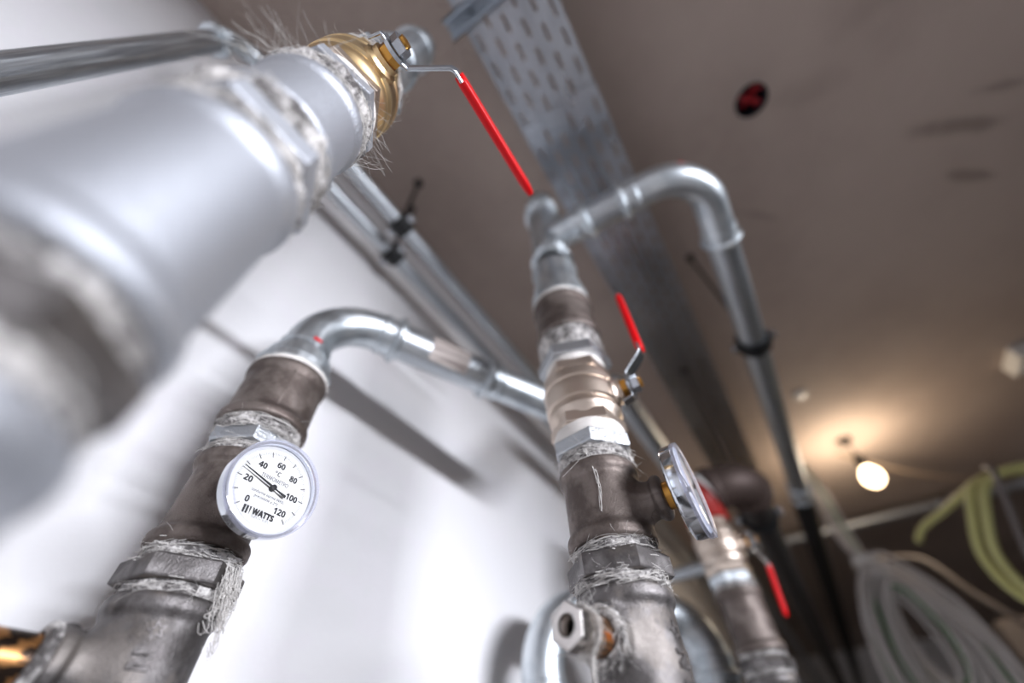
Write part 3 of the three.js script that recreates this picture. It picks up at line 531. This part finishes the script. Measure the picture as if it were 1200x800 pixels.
  const dr = []; { const s0 = seed; seed = 555; for (let k = 0; k < 22; k++) { const j = () => rr(-0.0009, 0.0009), e = rr(0.3, 1); dr.push(tube([V(at.x - 0.012 + j(), at.y + 0.0115 + j(), at.z + 0.060 + j()), V(at.x - 0.001 + j(), at.y + 0.004 + j(), at.z + 0.062 + j()), V(at.x - 0.004 + j(), at.y - 0.010 + j(), at.z + 0.063 + j()), V(at.x - 0.006 + j(), at.y - 0.012 - 0.022 * e, at.z + 0.064 + j())], rr(0.0001, 0.00035), 4, 16)); } seed = s0; }
  part(t, 'hemp_fibre', [...fibres(0.0120, 0.063, 0.067, 40, 12, 23, 0.02).map(g => placed(g, at, BD)), ...dr], M.hemp, 'pale hemp fibres trailing from the plug').userData.kind = 'stuff';
}
thermometer('dial thermometer seen almost edge on, on the middle riser', V(CX + 0.062, 0.160, CZ), X.clone(), 24);
ballValve('nickel plated ball valve on the middle riser, red lever pointing up', CX, 0.281, CZ, X, Y, { grip: 0.105, half: 0.043 });

// galvanized tee above the middle riser and the pipe that turns down the room
{
  const t = thing('galvanized_pipe', 'galvanized tee and pipe above the middle riser, bending away under the ceiling', 'pipe', V(CX, 0.462, CZ));
  const r = 0.0275, yb = 0.665;
  part(t, 'adaptor', placed(lathe([[0.030, 0.462], [0.0398, 0.4625], [0.0402, 0.478], [0.0375, 0.481], [0.0365, 0.485], [0.0360, 0.505], [0.0330, 0.510], [0.0325, 0.538], [0.0350, 0.542], [0.0358, 0.552], [0.0335, 0.557], [0.0285, 0.566]], 64), V(CX, 0, CZ), Y), M.zinc);
  const Pv = path([V(CX, 0.55, CZ), V(CX, 0.90, CZ)]);
  const tee = part(t, 'press_tee', [sweep(Pv, [...pressSocket(0.03, r, 1), [0.065, r + 0.0012], [0.18, r + 0.0012], ...pressSocket(0.225, r, -1)], 48), sweep(path([V(CX, yb, CZ), V(CX + 0.09, yb, CZ)]), [[0, r], [0.05, r], ...pressSocket(0.088, r, -1)], 48)], M.zinc);
  part(t, 'pipe_cap', sweep(Pv, [[0.215, r], [0.232, r], [0.234, r + 0.0028], ...arcBump(0.236, 0.247, r + 0.0022, 0.004), [0.255, r + 0.001], [0.285, r + 0.001], [0.292, r - 0.003], [0.296, r - 0.010]], 48), M.zinc);
  const P = bentPath([V(CX + 0.06, yb, CZ), V(0.163, yb, CZ - 0.01), V(0.163, yb, BZ)], [0.085]);
  part(t, 'tube', sweep(P, [[0.02, r - 0.0002], [0.10, r - 0.0002]], 48), M.tube);
  part(t, 'press_elbow', sweep(P, [...pressSocket(0.075, r, 1), [0.11, r], [0.305, r], ...pressSocket(0.345, r, -1)], 56), M.zinc);
  part(t, 'tube', sweep(P, [[0.33, r - 0.0002], [1.42, r - 0.0002]], 48), M.tube);
  part(t, 'press_coupling', sweep(P, [...pressSocket(1.40, r, 1), [1.44, r + 0.001], [1.46, r + 0.001], ...pressSocket(1.50, r, -1)], 48), M.zinc);
  part(t, 'insulation_sleeve', sweep(P, [[1.49, r + 0.006], [P.length - 0.01, r + 0.006]], 40), M.insul, 'black foam insulation');
  const mk = []; for (let i = 0; i <= 5; i++) { const f = P.at(0.18 + 0.014 * i / 5); mk.push(f.p.clone().addScaledVector(V(0.35, 0.15, 0.9).normalize(), r + 0.0008)); }
  part(t, 'red_mark', ribbon(mk, Y, 0.006, 0.001), M.red, 'small red marking');
}
// clamps
function pipeClamp(label, c, axis, r, up, rodTo) {
  const t = thing('pipe_clamp', label, 'clamp', c.clone());
  part(t, 'rubber_lining', placed(lathe([[r + 0.0002, -0.016], [r + 0.006, -0.018], [r + 0.006, 0.018], [r + 0.0002, 0.016]], 48), c, axis), M.rubber, 'black rubber lining');
  part(t, 'band', placed(lathe([[r + 0.006, -0.0115], [r + 0.0085, -0.0115], [r + 0.0085, 0.0115], [r + 0.006, 0.0115]], 48), c, axis), M.rubber);
  const sd = V().crossVectors(axis, up).normalize();
  for (const s of [-1, 1]) { const q = c.clone().addScaledVector(sd, s * (r + 0.014)); part(t, 'screw_lug', [new RoundedBoxGeometry(0.012, 0.012, 0.014, 1, 0.001).translate(q.x, q.y, q.z), placed(lathe([[0.0001, -0.011], [0.0045, -0.010], [0.0045, -0.006], [0.0025, -0.006], [0.0025, 0.010], [0.0001, 0.010]], 14), q, up)], M.steel, 'bright clamp screw'); }
  if (rodTo !== undefined) { part(t, 'threaded_rod', placed(lathe([[0.0045, r + 0.003], [0.0045, rodTo - c.y]], 16), c, up), M.steelDark, 'threaded hanger rod'); part(t, 'ceiling_anchor', placed(lathe([[0.0001, -0.010], [0.008, -0.010], [0.008, -0.003], [0.012, -0.002], [0.012, 0]], 16), V(c.x, rodTo, c.z), Y), M.steelDark); }
  return t;
}
pipeClamp('black rubber lined clamp on the bent ceiling pipe beside the cable tray', V(0.163, 0.665, -0.80), Z, 0.0275, Y, CEIL);

// ---------------------------------------------------------------- near riser (out of focus, just left of the lens)
const NX = -0.144, NZc = 0.017;
{
  const t = thing('pipe_riser', 'large blurred riser right beside the lens, below the closed valve', 'pipe', V(NX, FLOOR, NZc));
  const sh = g => shift(g, NX, NZc);
  part(t, 'lower_pipe', placed(lathe([[0.03, FLOOR], [0.03, -0.05]], 40), V(NX, 0, NZc), Y), M.steelDark);
  part(t, 'tee', sh(castTee({ y0: -0.055, y1: 0.058, r: 0.0325 })), M.zincCast);
  joint(t, NX, NZc, 0.057, 0.068, 0.0315, { sd: 31, n: 40, hairs: 20 });
  part(t, 'hex_nipple', sh(hexPrism(0.037, 0.066, 0.081, 0.2)), M.cast);
  joint(t, NX, NZc, 0.080, 0.091, 0.031, { sd: 32, n: 40, hairs: 20 });
  part(t, 'socket', sh(castTee({ y0: 0.089, y1: 0.192, r: 0.0345, bead: 0.0025 })), M.zincCast);
  joint(t, NX, NZc, 0.191, 0.205, 0.034, { sd: 33, n: 60, hairs: 30, lump: 0.003 });
  part(t, 'hex_nipple', sh(hexPrism(0.040, 0.203, 0.219, 0.5)), M.zincCast);
  joint(t, NX, NZc, 0.218, 0.240, 0.0345, { sd: 34, n: 80, hairs: 40, lump: 0.0035 });
  part(t, 'socket', sh(castTee({ y0: 0.238, y1: 0.312, r: 0.0345, bead: 0.0026 })), M.zincCast);
  joint(t, NX, NZc, 0.310, 0.340, 0.035, { sd: 35, n: 160, hairs: 150, lump: 0.004, len: 0.05 });
  part(t, 'hex_nipple', sh(hexPrism(0.0405, 0.338, 0.353, 0.3)), M.zincCast);
  part(t, 'sealing_tape', sh(pasteRing(0.0345, 0.352, 0.366, 0.001, 36)), M.teflon, 'white sealing tape');
  joint(t, NX, NZc, 0.455, 0.470, 0.036, { sd: 37, n: 50, hairs: 40 });
  part(t, 'hex_nipple', sh(hexPrism(0.0405, 0.468, 0.482, 0.3)), M.zinc);
  part(t, 'upper_pipe', placed(lathe([[0.028, 0.48], [0.028, 0.60], [0.0315, 0.603], [0.033, 0.61], [0.0315, 0.618], [0.0285, 0.62], [0.0285, 0.76], [0.0315, 0.762], [0.033, 0.77], [0.0315, 0.778], [0.0285, 0.78], [0.0285, 0.83], [0.024, 0.836], [0.001, 0.84]], 48), V(NX, 0, NZc), Y), M.zinc);
}
ballValve('brass ball valve beside the lens, closed, long red lever held level', NX, 0.411, NZc, X, NZ, { grip: 0.122, kind: M.brassPale, reach: 0.011 });

// ---------------------------------------------------------------- rear riser
const RXc = -0.083, RZ = -0.866;
{
  const t = thing('pipe_riser', 'blurred rear riser of cast iron fittings, under the red elbow', 'pipe', V(RXc, FLOOR, RZ));
  const sh = g => shift(g, RXc, RZ);
  part(t, 'lower_pipe', placed(lathe([[0.03, FLOOR], [0.03, 0.0]], 32), V(RXc, 0, RZ), Y), M.steelDark);
  part(t, 'tee', sh(castTee({ y0: -0.005, y1: 0.112, r: 0.034 })), M.cast);
  joint(t, RXc, RZ, 0.110, 0.120, 0.034, { sd: 41, n: 20, hairs: 10 });
  part(t, 'hex_nipple', sh(hexPrism(0.0405, 0.118, 0.133, 0.2)), M.cast);
  joint(t, RXc, RZ, 0.132, 0.142, 0.034, { sd: 42, n: 20, hairs: 10 });
  part(t, 'socket', sh(castTee({ y0: 0.140, y1: 0.226, r: 0.035 })), M.castBrown);
  joint(t, RXc, RZ, 0.224, 0.236, 0.034, { sd: 43, n: 20, hairs: 10 });
  part(t, 'hex_nipple', sh(hexPrism(0.0385, 0.234, 0.250, 0.4)), M.zinc);
  const P = bentPath([V(RXc, 0.343, RZ), V(RXc, 0.405, RZ), V(0.008, 0.412, RZ - 0.012), V(0.004, 0.412, BZ)], [0.036, 0.05]);
  part(t, 'red_elbow', sweep(P, [[0.0, 0.036], [0.004, 0.040], [0.014, 0.038], [0.05, 0.036], [0.068, 0.036]], 40), M.redPaint, 'red painted elbow');
  part(t, 'flange', sweep(P, [[0.067, 0.041], [0.073, 0.041]], 40), M.white);
  part(t, 'large_elbow', sweep(P, [[0.072, 0.041], [0.078, 0.045], [0.088, 0.045], [0.094, 0.040], [0.16, 0.040], [0.168, 0.046], [0.184, 0.046], [0.187, 0.037]], 40), M.darkBrown, 'dark brown cast elbow');
  part(t, 'tube', sweep(P, [[0.18, 0.030], [P.length - 0.01, 0.030]], 40), M.steelDark);
}
ballValve('nickel plated ball valve under the red elbow at the rear', RXc, 0.297, RZ, X, V(-0.12, -1, 0), { grip: 0.075, reach: -0.008 });
pipeClamp('black rubber lined clamp behind the large dark elbow at the rear', V(0.006, 0.412, -1.07), Z, 0.030, Y, 0.886);

// low galvanized elbow between the wall and the middle riser
{
  const t = thing('galvanized_pipe', 'low galvanized elbow pipe rising close to the wall behind the middle riser', 'pipe', V(-0.384, FLOOR, -0.702));
  const r = 0.0345, yE = 0.220, P = bentPath([V(-0.384, FLOOR, -0.702), V(-0.384, yE, -0.702), V(-0.175, yE, -0.94), V(-0.175, -0.3, -0.94)], [0.09, 0.07]);
  const e = yE - FLOOR;
  part(t, 'press_elbow', sweep(P, [...pressSocket(e - 0.135, r, 1), [e - 0.10, r], [e + 0.03, r], ...pressSocket(e + 0.08, r, -1)], 48), M.zinc);
  part(t, 'tube', sweep(P, [[0, r - 0.0002], [e - 0.12, r - 0.0002]], 40), M.tube);
  part(t, 'tube', sweep(P, [[e + 0.07, r - 0.0002], [e + 0.20, r - 0.0002]], 40), M.tube);
  part(t, 'press_elbow', sweep(P, [...pressSocket(e + 0.15, r, 1), [e + 0.19, r], [e + 0.30, r], ...pressSocket(e + 0.345, r, -1)], 40), M.zinc);
  part(t, 'tube', sweep(P, [[e + 0.33, r - 0.0002], [P.length, r - 0.0002]], 40), M.tube);
}
{ // thin bright pipe crossing behind the rear riser
  const t = thing('thin_pipe', 'thin galvanized pipe crossing low behind the rear riser', 'pipe', V(WX, 0.33, -1.05));
  part(t, 'tube', placed(lathe([[0.013, 0], [0.013, 0.40]], 24), V(WX, 0.33, -1.05), X), M.tube);
  part(t, 'wall_socket', placed(lathe([[0.018, 0], [0.018, 0.03], [0.014, 0.032]], 24), V(WX, 0.33, -1.05), X), M.zinc);
}

// ---------------------------------------------------------------- two tubes hung in the corner of wall and ceiling
const pr = 0.0146;
function cornerTube(label, x, z) {
  const t = thing('hung_tube', label, 'pipe', V(x, FLOOR, z), 'two tubes in the ceiling corner'), y = 0.80;
  const P = bentPath([V(x, FLOOR, z), V(x, y, z), V(x, y, BZ)], [0.042]), e = y - FLOOR;
  part(t, 'tube', sweep(P, [[0, pr], [e - 0.052, pr]], 32), M.tube);
  part(t, 'press_elbow', sweep(P, [...pressSocket(e - 0.072, pr, 1), [e - 0.036, pr], [e + 0.014, pr], ...pressSocket(e + 0.056, pr, -1)], 32), M.zinc);
  part(t, 'tube', sweep(P, [[e + 0.048, pr], [P.length, pr]], 32), M.tube);
}
cornerTube('galvanized tube in the ceiling corner turning down the wall, the one farther from the wall', -0.368, 0.179);
cornerTube('galvanized tube in the ceiling corner, the one closest to the wall', -0.4305, 0.025);
pipeClamp('black pipe clamp on a long threaded rod, on the corner tube farther from the wall', V(-0.368, 0.80, -0.193), Z, pr, Y, CEIL);
pipeClamp('black pipe clamp on the corner tube closest to the wall', V(-0.4305, 0.80, -0.234), Z, pr, Y, CEIL);

// ---------------------------------------------------------------- cable tray
function tray(label, x0, x1, z0, z1, y, off, roll) { // bottom sheet with real slots, folded sides
  const t = thing('cable_tray', label, 'cable tray', V((x0 + x1) / 2, y, (z0 + z1) / 2), 'perforated cable tray');
  const s = new THREE.Shape([[x0, z0], [x1, z0], [x1, z1], [x0, z1]].map(a => new THREE.Vector2(a[0], a[1]))), w = x1 - x0;
  const cols = 6, pitch = 0.049; let n = 0;
  for (let c = 0; c < cols; c++) { const cx = x0 + w * (c + 0.5) / cols; for (let z = z0 + 0.02 + (c % 2) * pitch / 2 + off; z < z1 - 0.03; z += pitch) { const q = new THREE.Path(), a = 0.0033, L = 0.0125; q.absarc(cx, z + L, a, 0, Math.PI, false); q.absarc(cx, z - L, a, Math.PI, Math.PI * 2, false); q.closePath(); s.holes.push(q); n++; } }
  const g = new THREE.ExtrudeGeometry(s, { depth: 0.0012, bevelEnabled: false, curveSegments: 5 }); g.rotateX(Math.PI / 2); g.translate(0, y + 0.0012, 0);
  const p = g.attributes.position, uv = g.attributes.uv; for (let i = 0; i < p.count; i++) uv.setXY(i, p.getX(i), p.getZ(i) * 0.3);
  part(t, 'perforated_sheet', g, M.traySheet);
  for (const [a, b] of [[x0, x0 + 0.0015], [x1 - 0.0015, x1]]) part(t, 'side_wall', slab(a, b, y, y + 0.045, z0, z1), M.traySheet);
  for (const [a, b] of [[x0, x0 + 0.009], [x1 - 0.009, x1]]) part(t, 'folded_lip', slab(a, b, y + 0.0435, y + 0.045, z0, z1), M.traySheet);
  t.rotation.z = roll;
  return t;
}
const trayRough = texture(512, (x, y, i) => grey(0.16 + 0.22 * nA[i] + 0.1 * nS[i]), false, 1.5);
const trayMap = texture(512, (x, y, i) => mixc([0.66, 0.68, 0.71], [0.82, 0.84, 0.87], smooth(0.3, 0.7, nC[i] * 0.6 + nA[i] * 0.4)), true, 2.5);
M.traySheet = std({ map: trayMap, metalness: 1, roughness: 1, roughnessMap: trayRough });
tray('perforated galvanized cable tray section over the grey strut', -0.069, 0.092, -0.205, 1.0, 0.896, 0, -0.03);
tray('perforated galvanized cable tray section running down the room above the bent pipe', -0.070, 0.093, -2.4, -0.198, 0.8925, 0.01, -0.06);
{
  const t = thing('strut_bracket', 'grey steel strut carrying the cable tray near the brass valve', 'bracket', V(0.03, 0.86, 0.012));
  const y = 0.868;
  part(t, 'channel', [slab(-0.092, 0.13, y + 0.0215, y + 0.024, -0.010, 0.025), slab(-0.092, 0.13, y, y + 0.024, -0.010, -0.0075), slab(-0.092, 0.13, y, y + 0.024, 0.0225, 0.025), slab(-0.092, 0.13, y, y + 0.0025, -0.010, -0.002), slab(-0.092, 0.13, y, y + 0.0025, 0.017, 0.025)], M.strut);
  for (const x of [-0.045, 0.118]) part(t, 'threaded_rod', placed(lathe([[0.004, y - 0.004], [0.004, CEIL]], 14), V(x, 0, 0.0075), Y), M.steel);
}
// ---------------------------------------------------------------- ceiling details
{
  const t = thing('ceiling_hole', 'round dark hole in the concrete ceiling stuffed with red strips', 'hole', HOLE.clone());
  part(t, 'sleeve', [placed(lathe([[0.0356, -0.003], [0.0358, 0.08], [0.0001, 0.08]], 40), HOLE, Y), placed(lathe([[0.0356, -0.003], [0.033, -0.003], [0.033, 0.05]], 40), HOLE, Y)], M.navy, 'dark blue plastic sleeve');
  const rs = [[-0.7, -0.006, 0.010], [0.05, 0.008, 0.009], [0.75, 0.004, 0.008], [1.4, -0.010, 0.007]];
  rs.forEach(([a, o, w], i) => { const d = V(Math.cos(a), 0, Math.sin(a)), n = V(-d.z, 0, d.x), c = HOLE.clone().addScaledVector(n, o).add(V(0.004, 0.006 + i * 0.004, 0.004)); part(t, 'red_strip', ribbon([-0.025, -0.0125, 0, 0.0125, 0.025].map((q, k) => c.clone().addScaledVector(d, q).add(V(0, 0.005 * Math.cos(k * 2 + i), 0))), n, w, 0.0015), M.redDark, 'red plastic strip'); });
}
{
  const c = V(0.363, CEIL, -1.68), t = thing('round_ceiling_box', 'small pale round box on the ceiling before the bulb', 'box', c);
  part(t, 'disc', placed(lathe([[0.028, 0], [0.028, -0.004], [0.024, -0.008], [0.0001, -0.010]].reverse(), 28), c, Y), M.white);
  part(t, 'screw', placed(lathe([[0.006, -0.009], [0.006, -0.012], [0.0001, -0.0125]].reverse(), 12), c, Y), M.steel);
}
{
  const c = V(1.115, CEIL, -1.90), t = thing('junction_box', 'white rectangular junction box on the ceiling at the right', 'box', c);
  part(t, 'box_body', new RoundedBoxGeometry(0.13, 0.05, 0.13, 2, 0.008).translate(c.x, c.y - 0.025, c.z), M.white);
  part(t, 'lid', new RoundedBoxGeometry(0.12, 0.008, 0.12, 1, 0.003).translate(c.x, c.y - 0.053, c.z), M.white);
}
// ---------------------------------------------------------------- bulb
{
  const b = V(BULB.x, CEIL, BULB.z), t = thing('light_bulb', 'glowing warm white bulb hanging from a cord under the ceiling', 'light bulb', b);
  part(t, 'ceiling_rose', placed(lathe([[0.0001, -0.022], [0.02, -0.020], [0.028, -0.006], [0.030, 0]], 28), b, Y), M.steelDark);
  part(t, 'cord', tube([V(b.x, CEIL - 0.015, b.z), V(b.x + 0.003, CEIL - 0.045, b.z), V(b.x, BULB.y + 0.10, b.z)], 0.0035, 8, 12), M.black);
  part(t, 'socket', placed(lathe([[0.0001, 0.108], [0.012, 0.105], [0.019, 0.095], [0.020, 0.045], [0.0001, 0.044]].reverse(), 28), BULB, Y), M.black, 'black lamp holder');
  const em = std({ color: 0xffffff, emissive: 0xffdcae, emissiveIntensity: 12, roughness: 0.4 });
  part(t, 'bulb', placed(lathe([[0.0001, -0.038], [0.014, -0.036], [0.027, -0.027], [0.036, -0.012], [0.0385, 0.002], [0.036, 0.016], [0.027, 0.032], [0.017, 0.044], [0.015, 0.050]], 36), BULB, Y), em, 'glowing white glass');
}
{ // slack cable past the bulb
  const t = thing('slack_cable', 'thin tan cable sagging from the ceiling behind the bulb', 'cable', V(0.45, CEIL, -2.25));
  part(t, 'cable_run', tube([V(0.45, CEIL, -2.25), V(0.574, 0.976, -2.31), V(0.738, 0.918, -2.42), V(0.94, 0.90, -2.58), V(1.15, 0.95, -2.87)], 0.005, 8, 40), std({ color: 0x9a8672, roughness: 0.6 }));
}
{ // conduit along the back edge of the ceiling
  const cz = -3.0, t = thing('back_conduit', 'grey metal conduit running across the room under the ceiling beyond the bulb', 'pipe', V(WX, 0.985, cz));
  part(t, 'tube', placed(lathe([[0.025, 0], [0.025, RX - WX]], 28), V(WX, 0.985, cz), X), M.tube);
  for (const x of [0.86, 0.96]) part(t, 'coupling', placed(lathe([[0.025, 0], [0.033, 0.002], [0.035, 0.025], [0.033, 0.048], [0.025, 0.05]], 28), V(x, 0.985, cz), X), M.steel, 'bright coupling');
  for (const x of [0.25, 1.5, 2.3]) part(t, 'hanger', slab(x - 0.012, x + 0.012, 0.985, CEIL, cz - 0.0285, cz - 0.026), M.steel);
}
// ---------------------------------------------------------------- cable coils
{
  const c = V(0.268, 0.235, -1.86), t = thing('cable_coil', 'hanging coil of white and green cables at the lower right', 'cable coil', V(0.268, -0.05, -1.86));
  const s0 = seed; seed = 4242; const u = V(0.99, 0, 0.13).normalize(), n = V(-0.13, 0, 0.99).normalize();
  for (let k = 0; k < 40; k++) {
    const w = k / 39, a = lerp(0.040, 0.150, w) + rr(-0.01, 0.01), b = lerp(0.12, 0.262, w) + rr(-0.012, 0.012), o = V(rr(-0.012, 0.012), lerp(0.05, -0.01, w) + rr(-0.01, 0.01), 0), tw = rr(-0.10, 0.16), pts = [], zz = rr(-0.035, 0.035), tilt = rr(-0.03, 0.03), green = k % 9 === 4;
    for (let i = 0; i < 14; i++) { const q = i / 14 * 6.2832, e = 1 + rr(-0.025, 0.025), x = a * Math.cos(q) * e * (1 - 0.25 * Math.sin(q)), y = b * Math.sin(q) * e; pts.push(c.clone().add(o).addScaledVector(u, x * Math.cos(tw) - y * Math.sin(tw) * 0.5).addScaledVector(Y, y * Math.cos(tw) + x * Math.sin(tw)).addScaledVector(n, zz + tilt * Math.sin(q + 1))); }
    part(t, 'cable_loop', tube(pts, green ? 0.0045 : rr(0.0042, 0.0056), 7, 64, true), green ? M.cableGreen : M.cableWhite, green ? 'green wire loop' : undefined);
  }
  for (let k = 0; k < 6; k++) { const x = 0.212 + k * 0.009, z = -1.86 + (k % 2) * 0.02; part(t, 'hanging_cable', tube([V(x, 0.86, z), V(x + 0.004, 0.72, z + 0.01), V(x - 0.002, 0.60, z), V(lerp(x, 0.255, 0.5), 0.48, -1.86)], 0.0048, 7, 30), k === 4 ? M.cableGreen : M.cableWhite); }
  part(t, 'cable_tie', placed(lathe([[0.036, -0.012], [0.040, -0.012], [0.040, 0.012], [0.036, 0.012]], 20), V(0.248, 0.495, -1.86), Y), M.white, 'pale tie round the bundle');
  seed = s0;
}
{
  const t = thing('yellow_coil', 'loose loops of yellow green cable at the right', 'cable coil', V(0.56, 0.2, -1.52));
  const loop = [[0.598, 0.535], [0.52, 0.51], [0.475, 0.45], [0.435, 0.36], [0.45, 0.27], [0.55, 0.20], [0.68, 0.22], [0.75, 0.32], [0.74, 0.44], [0.68, 0.52]];
  for (const [dx, dy, k, dz] of [[0, 0, 1, 0], [0.022, -0.012, 1.03, 0.03]]) part(t, 'cable_loop', tube(loop.map(([x, y], i) => V(0.6 + (x - 0.6) * k + dx, 0.37 + (y - 0.37) * k + dy, -1.52 + dz + 0.02 * Math.sin(i * 1.3))), 0.011, 9, 80, true), M.cableYellow);
  part(t, 'cable_tail', tube([V(0.56, 0.528, -1.50), V(0.549, 0.534, -1.535), V(0.492, 0.535, -1.68), V(0.42, 0.518, -1.75), V(0.40, 0.50, -1.79)], 0.010, 9, 40), M.cableYellow);
  part(t, 'hanging_cable', tube([V(0.553, 0.528, -1.44), V(0.547, 0.507, -1.405), V(0.517, 0.428, -1.408), V(0.483, 0.343, -1.42), V(0.45, 0.25, -1.43)], 0.007, 8, 40), M.cableGrey, 'grey cable across the loops');
}
{
  const t = thing('grey_cable', 'thick grey cable sagging across the dark back corner', 'cable', V(0.3, 0.4, -1.9));
  part(t, 'cable_run', tube([V(0.25, 0.58, -2.25), V(0.34, 0.585, -2.22), V(0.446, 0.543, -2.15), V(0.49, 0.40, -2.05), V(0.53, 0.29, -1.98), V(0.60, 0.10, -1.95)], 0.010, 9, 48), M.cableGrey);
}
{
  const t = thing('grey_cabinet', 'plain grey cabinet standing low at the right rear', 'cabinet', V(1.15, FLOOR, -2.6));
  part(t, 'box_body', new RoundedBoxGeometry(1.1, 1.75, 0.4, 2, 0.01).translate(1.15, FLOOR + 0.875, -2.72), M.cableGrey);
  part(t, 'door', new RoundedBoxGeometry(1.04, 1.68, 0.02, 1, 0.004).translate(1.15, FLOOR + 0.875, -2.512), M.cableGrey);
}
renderer.render(scene, camera);
